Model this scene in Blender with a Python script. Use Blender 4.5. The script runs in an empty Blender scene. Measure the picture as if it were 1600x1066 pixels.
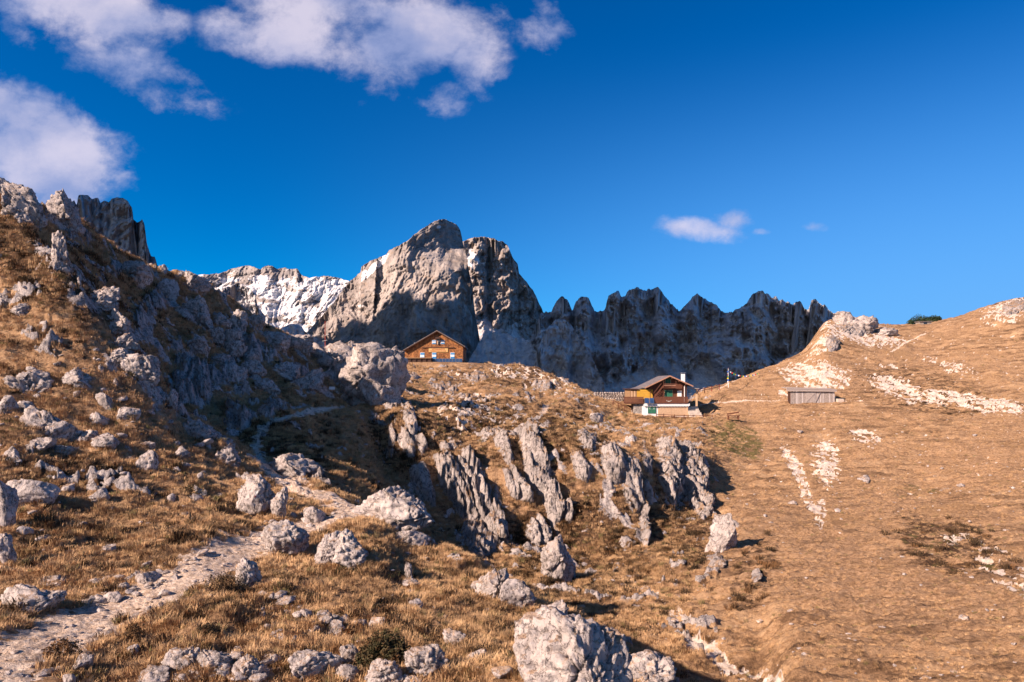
import bpy, bmesh, math, random
import numpy as np
from mathutils import Vector, Matrix, noise as mnoise

# ------------------------------------------------------------------ camera, sky, sun, exposure
F = 1067.0            # focal length in photograph pixels
VH = 600.0            # row of the horizon
S = bpy.context.scene
COL = S.collection
cam_d = bpy.data.cameras.new('camera'); cam = bpy.data.objects.new('camera', cam_d); COL.objects.link(cam)
cam.location = (0, 0, 0); cam.rotation_euler = (math.pi/2, 0, 0)
cam_d.sensor_width = 36; cam_d.lens = 36*F/1600
cam_d.shift_y = (VH-533)/1600
cam_d.clip_start = 0.1; cam_d.clip_end = 60000
S.camera = cam

SUN_AZ, SUN_EL = math.radians(55), math.radians(30)      # azimuth measured from straight behind the camera towards the left
to_sun = Vector((-math.cos(SUN_EL)*math.sin(SUN_AZ), -math.cos(SUN_EL)*math.cos(SUN_AZ), math.sin(SUN_EL)))
sd = bpy.data.lights.new('sun', 'SUN'); sun = bpy.data.objects.new('sun', sd); COL.objects.link(sun)
sd.energy = 5.0; sd.angle = math.radians(0.5); sd.color = (1.0, 0.78, 0.64)
sun.rotation_euler = (-to_sun).to_track_quat('-Z', 'Y').to_euler(); sun.location = to_sun*300

S.view_settings.view_transform = 'Standard'; S.view_settings.look = 'None'
S.view_settings.gamma = 1; S.view_settings.use_curve_mapping = False
S.view_settings.exposure = 1.0
S.render.engine = 'CYCLES'
S.cycles.max_bounces = 5; S.cycles.diffuse_bounces = 4; S.cycles.glossy_bounces = 1

class NT:
    """small helper around a node tree"""
    def __init__(s, tree): s.t = tree; s.n = tree.nodes; s.l = tree.links
    def put(s, sock, v):
        if isinstance(v, bpy.types.NodeSocket): s.l.new(v, sock)
        elif v is not None:
            if hasattr(sock, 'default_value'):
                dv = sock.default_value
                if hasattr(dv, '__len__') and not hasattr(v, '__len__'): v = [v]*len(dv)
                if hasattr(dv, '__len__') and len(dv) == 4 and len(v) == 3: v = (*v, 1)
                sock.default_value = v
    def new(s, typ, ins=None, out=0, **kw):
        n = s.n.new(typ)
        for k, v in kw.items(): setattr(n, k, v)
        for k, v in (ins or {}).items(): s.put(n.inputs[k], v)
        return n.outputs[out]
    def math(s, op, a, b=None, c=None, clamp=False):
        return s.new('ShaderNodeMath', {0: a, 1: b, 2: c}, operation=op, use_clamp=clamp)
    def vmath(s, op, a, b=None, out=0):
        return s.new('ShaderNodeVectorMath', {0: a, 1: b}, out=out, operation=op)
    def mix(s, f, a, b, mode='MIX'):
        n = s.n.new('ShaderNodeMix'); n.data_type = 'RGBA'; n.blend_type = mode
        s.put(n.inputs[0], f); s.put(n.inputs[6], a); s.put(n.inputs[7], b); return n.outputs[2]
    def ramp(s, f, stops, interp='LINEAR'):
        n = s.n.new('ShaderNodeValToRGB'); cr = n.color_ramp; cr.interpolation = interp
        while len(cr.elements) > 1: cr.elements.remove(cr.elements[-1])
        for i, (p, c) in enumerate(stops):
            e = cr.elements[0] if i == 0 else cr.elements.new(p)
            e.position = p; e.color = c if len(c) == 4 else (*c, 1)
        s.put(n.inputs[0], f); return n.outputs[0]
    def rng(s, v, a, b, c=0.0, d=1.0, smooth=True):
        return s.new('ShaderNodeMapRange', {0: v, 1: a, 2: b, 3: c, 4: d}, interpolation_type='SMOOTHSTEP' if smooth else 'LINEAR')
    def noise(s, vec, scale, detail=5, rough=0.55, lac=2.0, dist=0.0, typ=None, out=0):
        kw = {}
        if typ: kw['noise_type'] = typ
        n = s.n.new('ShaderNodeTexNoise')
        if typ: n.noise_type = typ
        s.put(n.inputs['Vector'], vec); s.put(n.inputs['Scale'], scale); s.put(n.inputs['Detail'], float(detail))
        s.put(n.inputs['Roughness'], rough); s.put(n.inputs['Lacunarity'], lac); s.put(n.inputs['Distortion'], dist)
        return n.outputs[out]
    def scaled(s, vec, sx, sy, sz, rz=0.0):
        return s.new('ShaderNodeMapping', {'Vector': vec, 'Scale': (sx, sy, sz), 'Rotation': (0, 0, rz)})

w = bpy.data.worlds.new('World'); S.world = w; w.use_nodes = True
W = NT(w.node_tree); W.n.clear()
sky = W.n.new('ShaderNodeTexSky'); sky.sky_type = 'NISHITA'; sky.sun_disc = False
sky.sun_elevation = SUN_EL; sky.sun_rotation = math.atan2(to_sun.x, to_sun.y)
sky.altitude = 2300; sky.air_density = 1.0; sky.dust_density = 0.9; sky.ozone_density = 3.0
dirv = W.new('ShaderNodeTexCoord')
dirv = dirv.node.outputs['Generated']
sep = W.n.new('ShaderNodeSeparateXYZ'); W.l.new(dirv, sep.inputs[0])
dx, dy, dz = sep.outputs
# deep mountain sky: a more saturated version of the physical sky, paler towards the antisolar horizon as in the picture
hs = W.new('ShaderNodeHueSaturation', {'Hue': 0.490, 'Saturation': 1.36, 'Value': 1.0, 'Fac': 1.0, 'Color': sky.outputs[0]})
tint = W.mix(1.0, hs, (0.0, .81, 1.20), 'MULTIPLY')
sund = W.vmath('DOT_PRODUCT', dirv, tuple(to_sun), out=1)
tint = W.mix(W.rng(sund, .34, .74), tint, W.mix(1.0, sky.outputs[0], (1.15, 1.05, 1.0), 'MULTIPLY'))
# pale rise of the horizon glow towards the right (away from the sun)
yy = W.math('MAXIMUM', dy, 0.02)
gx = W.math('DIVIDE', dx, yy); gz = W.math('DIVIDE', dz, yy)
glow = W.math('MULTIPLY', W.rng(dz, 0.46, 0.0), W.rng(dx, -0.40, 0.62))
skyc = W.mix(W.math('MULTIPLY', glow, 0.95), tint, (1.5, 3.85, 8.0))
# clouds: fractal noise in the direction of view, shaped by a few soft cores
cv = W.n.new('ShaderNodeCombineXYZ'); W.l.new(gx, cv.inputs[0]); W.l.new(gz, cv.inputs[1]); cv.inputs[2].default_value = 0.35
cvec = cv.outputs[0]
def blob(u, v, ru, rv, amp, rot=0.0):
    px, pz = (u-800)/F, (VH-v)/F
    m = W.new('ShaderNodeMapping', {'Vector': cvec, 'Location': (px, pz, 0.35), 'Rotation': (0, 0, rot), 'Scale': (ru/F, rv/F, 1)}, vector_type='TEXTURE')
    l = W.vmath('LENGTH', m, out=1)
    return W.math('MULTIPLY', W.rng(l, 1.35, 0.15), amp)
bl = [blob(90, 5, 210, 85, 1.0, -0.30), blob(230, 120, 130, 60, 0.85, -0.45), blob(90, 60, 220, 60, 0.7, -.35), blob(545, 0, 240, 95, 1.05, 0.30), blob(650, 60, 150, 95, 1.0, 0.25), blob(440, 10, 130, 60, .9, -.5), blob(697, 148, 60, 50, 0.75, 0.0),
      blob(735, 95, 66, 75, 0.85), blob(862, 34, 56, 58, 0.95), blob(60, 235, 150, 105, 1.4, -0.35), blob(-60, 210, 160, 110, 1.3), blob(262, 392, 50, 46, 0.28, -0.5),
      blob(1095, 357, 80, 26, 0.80, -0.12), blob(1140, 343, 45, 24, .72), blob(1278, 355, 36, 14, 0.74), blob(1190, 362, 20, 8, .5), blob(330, 165, 16, 18, 0.5), blob(30, 145, 55, 35, 0.5), blob(1415, 18, 16, 22, 0.45)]
acc = bl[0]
for b in bl[1:]: acc = W.math('MAXIMUM', acc, b)
wn = W.scaled(cvec, 0.8, 1.35, 1.0, 0.35)
n1 = W.noise(wn, 6.5, 9, 0.55, 2.1, 0.1)
n2 = W.noise(W.scaled(cvec, 1.0, 1.15, 1.0, 0.2), 15.0, 10, 0.62, 2.15, 0.15)
dens = W.math('ADD', W.math('MULTIPLY', n1, 2.2), W.math('MULTIPLY', n2, 1.25))
dens = W.math('ADD', W.math('SUBTRACT', dens, 2.02), W.math('MULTIPLY', acc, 0.95))
cm = W.math('MULTIPLY', W.rng(dens, 0.0, 0.78), W.math('GREATER_THAN', dy, 0.03))
cm = W.math('MULTIPLY', cm, W.rng(acc, 0.0, 0.25))
cm = W.math('MULTIPLY', cm, 0.76)
shade = W.noise(wn, 6.0, 6, 0.5)
ccol = W.mix(W.rng(W.math('ADD', shade, W.math('MULTIPLY', n2, 0.3)), 0.50, 0.86), (3.2, 3.7, 6.1), (7.6, 6.9, 8.0))
final = W.mix(cm, skyc, ccol)
bg = W.new('ShaderNodeBackground', {'Color': final, 'Strength': 0.058})
wo = W.n.new('ShaderNodeOutputWorld'); W.l.new(bg, wo.inputs[0])

# ------------------------------------------------------------------ object helpers
def tag(o, label=None, cat=None, group=None, kind=None):
    if label: o['label'] = label
    if cat: o['category'] = cat
    if group: o['group'] = group
    if kind: o['kind'] = kind
    return o
def link(name, me, mat=None, parent=None, loc=None):
    o = bpy.data.objects.new(name, me); COL.objects.link(o)
    if mat is not None and me is not None and not me.materials: me.materials.append(mat)
    if parent is not None: o.parent = parent
    if loc is not None: o.location = loc
    return o
def empty(name, loc, rz=0.0):
    o = bpy.data.objects.new(name, None); COL.objects.link(o); o.location = loc; o.rotation_euler = (0, 0, rz)
    o.empty_display_size = 0.3; return o
def grid_mesh(name, P, attrs=None, smooth=True, wrap=False):
    """P: rows x cols x 3"""
    R, Cc = P.shape[:2]
    me = bpy.data.meshes.new(name)
    idx = np.arange(R*Cc).reshape(R, Cc)
    a, b, c, d = idx[:-1, :-1], idx[:-1, 1:], idx[1:, 1:], idx[1:, :-1]
    q = np.stack([a, b, c, d], -1).reshape(-1, 4)
    return raw_mesh(me, P.reshape(-1, 3), q, attrs, smooth)
def raw_mesh(me, V, q, attrs=None, smooth=True):
    V = np.asarray(V, np.float32); q = np.asarray(q, np.int32); k = q.shape[1]
    me.vertices.add(len(V)); me.vertices.foreach_set('co', V.ravel())
    me.loops.add(q.size); me.loops.foreach_set('vertex_index', q.ravel())
    me.polygons.add(len(q)); me.polygons.foreach_set('loop_start', np.arange(0, q.size, k, dtype=np.int32))
    me.polygons.foreach_set('loop_total', np.full(len(q), k, np.int32))
    me.polygons.foreach_set('use_smooth', np.full(len(q), smooth, bool))
    for nm, arr in (attrs or {}).items():
        arr = np.asarray(arr, np.float32)
        at = me.attributes.new(nm, 'FLOAT_COLOR', 'POINT')
        full = np.ones((len(V), 4), np.float32); full[:, :3] = arr.reshape(-1, 3)
        at.data.foreach_set('color', full.ravel())
    me.update(calc_edges=True); me.validate()
    return me

# ------------------------------------------------------------------ noise (numpy)
_rs = np.random.RandomState(7)
_perm = _rs.permutation(256); _perm = np.concatenate([_perm, _perm, _perm])
_ga = _rs.rand(256)*2*np.pi; _g2 = np.stack([np.cos(_ga), np.sin(_ga)], -1)
_g3 = _rs.randn(256, 3); _g3 /= np.linalg.norm(_g3, axis=1)[:, None]
def pn2(x, y, seed=0):
    x = np.asarray(x, float)+seed*17.31; y = np.asarray(y, float)+seed*9.77
    x, y = np.broadcast_arrays(x, y)
    xi = np.floor(x).astype(np.int64); yi = np.floor(y).astype(np.int64)
    xf = x-xi; yf = y-yi
    u = xf*xf*xf*(xf*(xf*6-15)+10); v = yf*yf*yf*(yf*(yf*6-15)+10)
    xi &= 255; yi &= 255
    def g(ix, iy, fx, fy):
        h = _perm[_perm[ix & 255]+(iy & 255)]; gg = _g2[h]; return gg[..., 0]*fx+gg[..., 1]*fy
    a = g(xi, yi, xf, yf); b = g(xi+1, yi, xf-1, yf); c = g(xi, yi+1, xf, yf-1); d = g(xi+1, yi+1, xf-1, yf-1)
    return ((a+(b-a)*u)*(1-v)+(c+(d-c)*u)*v)*1.5
def pn3(p, seed=0):
    p = np.asarray(p, float)+np.array([seed*7.13, seed*3.7, seed*11.9])
    i = np.floor(p).astype(np.int64); f = p-i; i &= 255
    w3 = f*f*f*(f*(f*6-15)+10); out = 0
    for a in (0, 1):
        for b in (0, 1):
            for c in (0, 1):
                h = _perm[_perm[_perm[(i[..., 0]+a) & 255]+((i[..., 1]+b) & 255)]+((i[..., 2]+c) & 255)]
                g = _g3[h & 255]
                d = g[..., 0]*(f[..., 0]-a)+g[..., 1]*(f[..., 1]-b)+g[..., 2]*(f[..., 2]-c)
                wt = (w3[..., 0] if a else 1-w3[..., 0])*(w3[..., 1] if b else 1-w3[..., 1])*(w3[..., 2] if c else 1-w3[..., 2])
                out = out+wt*d
    return out*1.5
def fbm2(x, y, o=4, seed=0, rough=0.5, lac=2.03):
    s, a = 0, 1.0
    for k in range(o): s = s+a*pn2(x, y, seed+k*5); x = x*lac; y = y*lac; a *= rough
    return s
def rid2(x, y, o=4, seed=0, rough=0.5, lac=2.1):
    s, a, t = 0, 1.0, 0
    for k in range(o): s = s+a*(1-np.abs(pn2(x, y, seed+k*5))*2); t += a; x = x*lac; y = y*lac; a *= rough
    return s/t
def fbm3(p, o=4, seed=0, rough=0.5, lac=2.03):
    s, a = 0, 1.0
    for k in range(o): s = s+a*pn3(p, seed+k*5); p = p*lac; a *= rough
    return s
def rid3(p, o=4, seed=0, rough=0.5, lac=2.1):
    s, a, t = 0, 1.0, 0
    for k in range(o): s = s+a*(1-np.abs(pn3(p, seed+k*5))*2); t += a; p = p*lac; a *= rough
    return s/t
def bil2(x, y, o=4, seed=0, rough=0.5): return 1-rid2(x, y, o, seed, rough)
def bil3(p, o=4, seed=0, rough=0.5): return 1-rid3(p, o, seed, rough)
def sstep(x, a, b):
    t = np.clip((x-a)/(b-a), 0, 1); return t*t*(3-2*t)

# ------------------------------------------------------------------ the lie of the land
# every column: (distance, picture row) of the same eleven features from near to far:
# bottom, foreground, slope, rib or edge, gully, visible again, ..., cliff top, terrace, crest
T = {
 -900: [(11,1075),(18,900),(32,660),(44,435),(46,428),(48.5,415),(51,398),(53.5,380),(56,360),(58.5,335),(61,315)],
 -400: [(12,1085),(20,905),(34,650),(47,400),(48.5,394),(51,378),(53,360),(55,340),(57,320),(59,305),(61,292)],
 0: [(13,1066),(22,900),(36,655),(51,372),(52,368),(54,358),(56,342),(57.5,326),(59,312),(60.5,300),(62,288)],
 100: [(13.5,1066),(22,902),(36,695),(50,420),(51.5,427),(54,414),(56,398),(58.5,382),(61,368),(63,352),(65,338)],
 200: [(14,1066),(23,885),(36,715),(49,535),(51,554),(54,534),(58,505),(62,475),(66,448),(70,422),(74,398)],
 300: [(14,1066),(24,862),(37,752),(48,655),(50.5,684),(54,655),(59,615),(65,570),(71,525),(77,480),(82,440)],
 400: [(14.2,1066),(25,868),(36,790),(48,716),(51,714),(56,680),(62,640),(69,602),(76,566),(83,528),(90,496)],
 480: [(14.2,1066),(24,885),(34,806),(44,755),(48,742),(54,704),(62,662),(71,630),(80,602),(90,572),(100,543)],
 560: [(14.2,1066),(23,890),(30,822),(36,792),(41,800),(50,758),(61,708),(72,670),(85,636),(103,600),(122,568)],
 640: [(14.2,1066),(20,948),(28,884),(32.5,850),(38,888),(45,858),(53,838),(62,802),(74,655),(110,608),(158,571)],
 740: [(14.2,1066),(19,987),(25,927),(29,887),(37,965),(44,927),(51,895),(60,852),(72,682),(112,616),(165,572)],
 820: [(14.2,1066),(18.5,1006),(23,957),(26.5,927),(34,1015),(41,948),(50,903),(59,868),(71,690),(112,624),(155,578)],
 880: [(13.5,1078),(17,1038),(20.5,996),(23.5,965),(31,1065),(39,972),(49,910),(59,872),(71,694),(112,632),(146,594)],
 960: [(12,1150),(15,1102),(18,1054),(20,1018),(27,1135),(36,1010),(47,917),(58,872),(72,702),(106,664),(128,622)],
 1040: [(10,1290),(13,1220),(15,1150),(17,1090),(25,1190),(34,1045),(47,920),(61,846),(80,708),(110,670),(132,638)],
 1120: [(9,1360),(12,1290),(14,1215),(16,1150),(24,1200),(33,1064),(46,912),(70,803),(94,703),(116,658),(142,606)],
 1180: [(9,1330),(10,1300),(12,1210),(15,1160),(24,1190),(33,1062),(46,907),(74,785),(100,700),(122,640),(150,582)],
 1250:[(9,1330),(10,1300),(12,1210),(15,1160),(20,1130),(28,1052),(46,903),(74,785),(100,698),(126,622),(160,553)],
 1300:[(9,1330),(10,1300),(12,1210),(15,1160),(20,1130),(28,1052),(46,903),(74,784),(100,695),(128,612),(170,502)],
 1420:[(9,1330),(10,1300),(12,1210),(15,1160),(20,1130),(28,1050),(46,902),(74,782),(100,690),(132,598),(185,510)],
 1600:[(9,1330),(10,1300),(12,1210),(15,1160),(20,1120),(28,1040),(46,892),(74,770),(100,675),(134,578),(188,466)],
 2400:[(9,1330),(10,1300),(12,1210),(15,1140),(20,1080),(28,990),(46,840),(74,720),(100,630),(134,530),(188,400)],
}
TU = np.array(sorted(T)); TY = np.array([[p[0] for p in T[u]] for u in TU], float)
TZ = np.array([[(VH-p[1])/F*p[0] for p in T[u]] for u in TU], float)
# add the ground under the camera, the back slope and the valley
TY = np.concatenate([np.full((len(TU), 1), 2.0), TY, TY[:, -1:]*1.3, TY[:, -1:]*3], 1)
TZ = np.concatenate([np.full((len(TU), 1), -7.2), TZ, TZ[:, -1:]-28, np.full((len(TU), 1), -170.)], 1)
def slopes(x, y):
    h = np.diff(x, axis=-1); d = np.diff(y, axis=-1)/h
    m = np.zeros_like(y); a, b = d[..., :-1], d[..., 1:]
    m[..., 1:-1] = np.where(a*b > 0, 2*a*b/(a+b+np.where(a+b == 0, 1e-9, 0)), 0)
    m[..., 0] = d[..., 0]; m[..., -1] = d[..., -1]; return m
def herm(t, h, y0, y1, m0, m1):
    t2 = t*t; t3 = t2*t
    return (2*t3-3*t2+1)*y0+(t3-2*t2+t)*h*m0+(-2*t3+3*t2)*y1+(t3-t2)*h*m1
_mY = slopes(np.broadcast_to(TU.astype(float), TY.T.shape), TY.T).T
_mZ = slopes(np.broadcast_to(TU.astype(float), TZ.T.shape), TZ.T).T
def keys_at(u):
    u = np.clip(u, TU[0], TU[-1]-1e-6); i = np.clip(np.searchsorted(TU, u, side='right')-1, 0, len(TU)-2)
    h = (TU[i+1]-TU[i]).astype(float); t = ((u-TU[i])/h)[..., None]; h = h[..., None]
    return herm(t, h, TY[i], TY[i+1], _mY[i], _mY[i+1]), herm(t, h, TZ[i], TZ[i+1], _mZ[i], _mZ[i+1])
UG = np.arange(-900, 2400, 4.0); KY, KZ = keys_at(UG)
_k = np.array([1, 2, 3, 2, 1.]); _k /= _k.sum()
KM = slopes(KY, KZ)
def base_z(u, y):
    u = np.clip(np.asarray(u, float), UG[0], UG[-1]-1e-3); y = np.asarray(y, float); u, y = np.broadcast_arrays(u, y)
    sh = u.shape; u = u.ravel(); y = y.ravel()
    fi = (u-UG[0])/4.0; i = fi.astype(int); t = fi-i
    out = np.zeros(len(u))
    for k, wt in ((0, 1-t), (1, t)):
        Yk, Zk, Mk = KY[i+k], KZ[i+k], KM[i+k]
        yc = np.clip(y, Yk[:, 0], Yk[:, -1]-1e-6)
        j = np.clip((yc[:, None] >= Yk).sum(1)-1, 0, Yk.shape[1]-2); r = np.arange(len(u))
        h = Yk[r, j+1]-Yk[r, j]; tt = (yc-Yk[r, j])/h
        out += wt*herm(tt, h, Zk[r, j], Zk[r, j+1], Mk[r, j], Mk[r, j+1])
    return out.reshape(sh)
def proj(x, y, z): return 800+F*x/y, VH-F*z/y

def ray_base(u, v, y0=9.0, y1=210.0, fn=None, n=1500):
    """first point of the ground seen at pixel (u, v)"""
    ys = np.exp(np.linspace(math.log(y0), math.log(y1), n))
    zz = base_z(np.full(n, float(u)), ys) if fn is None else fn((u-800)/F*ys, ys)
    vv = VH-F*zz/ys
    hit = np.nonzero(vv <= v)[0]
    k = hit[0] if len(hit) else int(np.argmin(vv))
    return (u-800)/F*ys[k], ys[k], zz[k]

# paths: picture polylines laid on the ground, half width in metres
PATHS = [([(-60,1062),(0,1035),(60,1003),(130,968),(200,938),(260,915),(310,885),(360,862),(420,838),(480,822),(540,808),(552,792),(520,778),(470,768),(440,748),(425,735),(412,722)],1.2),
         ([(414,724),(402,706),(400,686),(420,664),(455,652),(500,640),(560,636)],.5),
         ([(845,646),(856,634),(900,630),(935,626)],.5),
         ([(1095,632),(1130,630),(1170,627),(1235,626),(1300,628),(1345,628)],.35),
         ([(1118,612),(1160,590),(1200,574),(1235,563)],.45),
         ([(1392,552),(1418,534),(1446,522)],.25)]
PATHW = []
for pts, hw in PATHS:
    q = np.array([ray_base(*p)[:2] for p in pts]); PATHW.append((q, hw))
def path_dist(x, y):
    best = np.full(x.shape, 9.0)
    for q, hw in PATHW:
        lo, hi = q.min(0)-5, q.max(0)+5
        sel = (x > lo[0]) & (x < hi[0]) & (y > lo[1]) & (y < hi[1])
        if not sel.any(): continue
        xs, ys = x[sel], y[sel]; dd = np.full(xs.shape, 99.0)
        for a, b in zip(q[:-1], q[1:]):
            d = b-a; t = np.clip(((xs-a[0])*d[0]+(ys-a[1])*d[1])/(d@d+1e-9), 0, 1)
            dd = np.minimum(dd, np.hypot(xs-a[0]-t*d[0], ys-a[1]-t*d[1]))
        best[sel] = np.minimum(best[sel], dd/hw)
    return best
# soft painted regions, in picture coordinates of the bare slope: (u, v, ru, rv, rot, strength)
def region(u, v, lst):
    m = np.zeros(u.shape)
    for (cu, cv_, ru, rv, rot, s) in lst:
        c, sn = math.cos(rot), math.sin(rot); a = (u-cu)*c+(v-cv_)*sn; b = -(u-cu)*sn+(v-cv_)*c
        m = np.maximum(m, s*(1-sstep(np.hypot(a/ru, b/rv), 0.45, 1.0)))
    return m
R_CLIFF = [(640,720,60,90,-.3,.8),(720,760,70,110,-.4,1),(830,720,70,110,-.3,1),(880,790,50,80,-.3,.8),(960,740,60,110,-.2,1),(990,820,30,70,-.2,.9),(1065,745,60,80,-.2,1),(690,640,60,50,0,.6),
           (740,860,80,60,0,.8),(1130,830,35,50,0,.8),(880,870,50,60,-.3,.8),(620,690,40,60,0,.8),(1010,930,110,70,.6,.45)]
R_ROCKL = [(250,560,130,110,.7,.9),(330,620,120,80,.6,.9),(130,430,130,60,.5,.85),(330,500,130,70,.6,1),(420,590,120,60,.3,.8),(60,330,110,60,.3,1),(230,450,90,50,.6,.8),(40,620,90,40,0,.5),(330,690,70,40,.5,.8),(460,600,80,50,0,.8),(470,740,60,50,0,.6),(400,780,50,40,0,.6)]
R_SCREE = [(1275,585,66,28,.1,1),(1262,612,50,18,0,.8),(1405,607,60,20,.35,.95),(1470,620,60,16,.1,.9),(1545,632,75,17,.15,.95),(1395,572,30,6,0,.4),(1242,728,14,52,-.45,1),(1262,775,12,40,-.45,1),(1290,722,28,46,-.1,.88),(1280,800,14,30,-.1,.8),(1352,683,32,16,.2,.8),(1100,1015,48,22,.3,.85),(1180,1055,90,18,.3,.8),(1330,515,60,22,.1,1),(1365,530,60,16,.1,.8),(1290,535,40,14,-.5,.8),(1580,480,60,28,-.3,.75),
           (1560,880,60,32,.5,.62),(1590,905,60,30,.5,.7),(1500,845,30,10,0,.6),(1045,950,60,12,.7,.75),(600,630,60,12,.1,.6),(1490,575,60,10,.3,.4),(560,620,60,18,.1,.6),(730,640,60,30,0,.5),(860,600,60,16,.2,.55),(790,585,120,10,0,.5)]
R_GREEN = [(1150,690,70,40,.3,.8),(1480,860,120,45,.4,.5),(1570,960,110,50,.2,.35),(1430,770,60,20,0,.5)]
R_HEATH = [(640,690,90,60,0,.7),(760,660,140,40,0,.6),(870,690,110,60,0,.7),(900,860,150,110,0,.8),(1060,830,70,90,0,.6),(1180,900,50,90,.3,.45),(1490,860,150,60,.3,.62),(1440,610,160,50,.2,.5),(820,590,150,20,0,.5),(450,690,110,60,.2,.6),
           (80,740,200,40,0,.7),(150,840,200,60,0,.5),(620,1000,90,60,0,.6),(100,430,180,60,.4,.7),(1590,470,60,20,0,.6)]
PADS = [(678, 160, 4.95, 9, 15), (1040, 121, -5.85, 7.5, 10)]      # level ground under the two lodges: picture column, distance, height, radii
def ground(x, y, full=False):
    """height of the ground with all its relief; optionally the surface masks too"""
    x = np.asarray(x, float); y = np.asarray(y, float); x, y = np.broadcast_arrays(x, y)
    ys = np.maximum(y, 1.0); u = 800+F*x/ys
    zb = base_z(u, ys); v = VH-F*zb/ys
    far = sstep(ys, 30, 90); right = sstep(u, 1080, 1200)*sstep(ys, 20, 30)
    cliff = region(u, v, R_CLIFF)*(ys > 27); rl = region(u, v, R_ROCKL)*(ys > 25); sc = region(u, v, R_SCREE)*(ys > 22)
    pd = path_dist(x, ys)
    onp = 1-sstep(pd, 0.8, 2.4)
    rough = (1-.72*right)*(1-.85*onp)*(1-sstep(ys, 200, 260))
    z = zb+rough*(0.9*far+.25)*fbm2(x*.09, y*.09, 4, 3)*1.1
    z = z+rough*.22*fbm2(x*.55, y*.55, 3, 21)*(1-.3*far)
    # hummocks and tussocks, drawn out along the contour
    hm = rid2(x*.42, y*.8, 2, 33); z = z+.26*rough*(hm-.5)*(1+.5*far)
    z = z+.06*(1-onp*.6)*fbm2(x*2.1, y*2.6, 2, 41)*(1-.5*far)
    z = z+right*(.22*fbm2(x*.35, y*1.3, 3, 50)+.30*(rid2(x*.10+.05*y, y*.42, 3, 52)-.45)+.10*bil2(x*1.1, y*2.0, 2, 54))
    # terracettes on the left slope
    left = (1-sstep(u, 380, 560))*sstep(ys, 20, 34)
    z = z+left*.35*(rid2(x*.18+.3*y*.18, y*.33, 3, 61)-.4)
    # limestone ribs that run down the slope
    c = x+.6*y+1.4*fbm2(x*.12, y*.12, 2, 70)
    fins = rid2(c*.34, y*.09+x*.03, 4, 80, .55)
    rock = sstep(fins+.6*fbm2(x*.4, y*.4, 4, 90, .6), .72, .88)*cliff
    z = z+cliff*(fins-.45)*1.1+rock*.55*(bil2(c*.9, y*.3, 4, 95, .6)-.3)
    c2 = x*.6-y*.5+1.2*fbm2(x*.15, y*.15, 2, 71)
    f2 = rid2(c2*.22, (x+y)*.12, 5, 88, .6)
    rk2 = sstep(f2+.5*fbm2(x*.33, y*.33, 4, 91), .60, .78)*rl
    z = z+rl*(f2-.45)*1.5+rk2*.6*(bil2(x*.8, y*.8, 4, 96, .6)-.3)
    # small outcrops everywhere except the smooth meadow
    f3 = fbm2(x*.30, y*.40, 4, 101, .62)-.95*(1-sstep(rough, .2, .9))
    rk3 = sstep(f3, .66, .76)*(1-right)*(1-onp)*sstep(ys, 24, 34); z = z+rk3*.40*(.4+bil2(x*1.1, y*1.1, 3, 99, .6))
    scn = fbm2(x*.6+.2*y, y*.3, 4, 111, .7)+.6*fbm2(x*2.2, y*.9, 4, 114, .7)
    scree = sstep(sc*1.02+scn*1.0, .60, .68)*(sc > .05)
    spk = sstep(fbm2(x*.9, y*1.6, 3, 131, .6), .74, .82)*sstep(ys, 45, 80)*(.35+.65*right)
    scree = np.maximum(scree, spk*.8)
    z = z-.15*scree+.18*scree*fbm2(x*1.3, y*1.3, 3, 112)
    # paths are worn in
    z = z-.07*(1-sstep(pd, .6, 1.25))+.04*fbm2(x*3, y*3, 2, 77)*(1-sstep(pd, .8, 1.2))
    for (pu, py, pz, ra, rb) in PADS:
        px = (pu-800)/F*py; d = np.hypot((x-px)/ra, (y-py)/(ra*.8)); t = 1-sstep(d, .85, rb/ra); z = z*(1-t)+pz*t
        rock = rock*(1-t); rk2 = rk2*(1-t); rk3 = rk3*(1-t)
    if not full: return z
    rk = np.maximum(np.maximum(rock, rk2), rk3*.9)*(1-onp)
    heath = np.clip(region(u, v, R_HEATH)*.9*(ys > 18)+.25*(1-right), 0, 1)
    green = region(u, v, R_GREEN)*(ys > 25)
    edge = 1-sstep(pd+.55*fbm2(x*1.3, y*1.3, 4, 120, .65), .65, 1.25)
    return z, rk, edge, heath, scree, green, onp
def ray(u, v, y0=9.0, y1=210.0): return ray_base(u, v, y0, y1, ground, 900)
def gz_at(x, y): return float(ground(np.array([x]), np.array([y]))[0])

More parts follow.
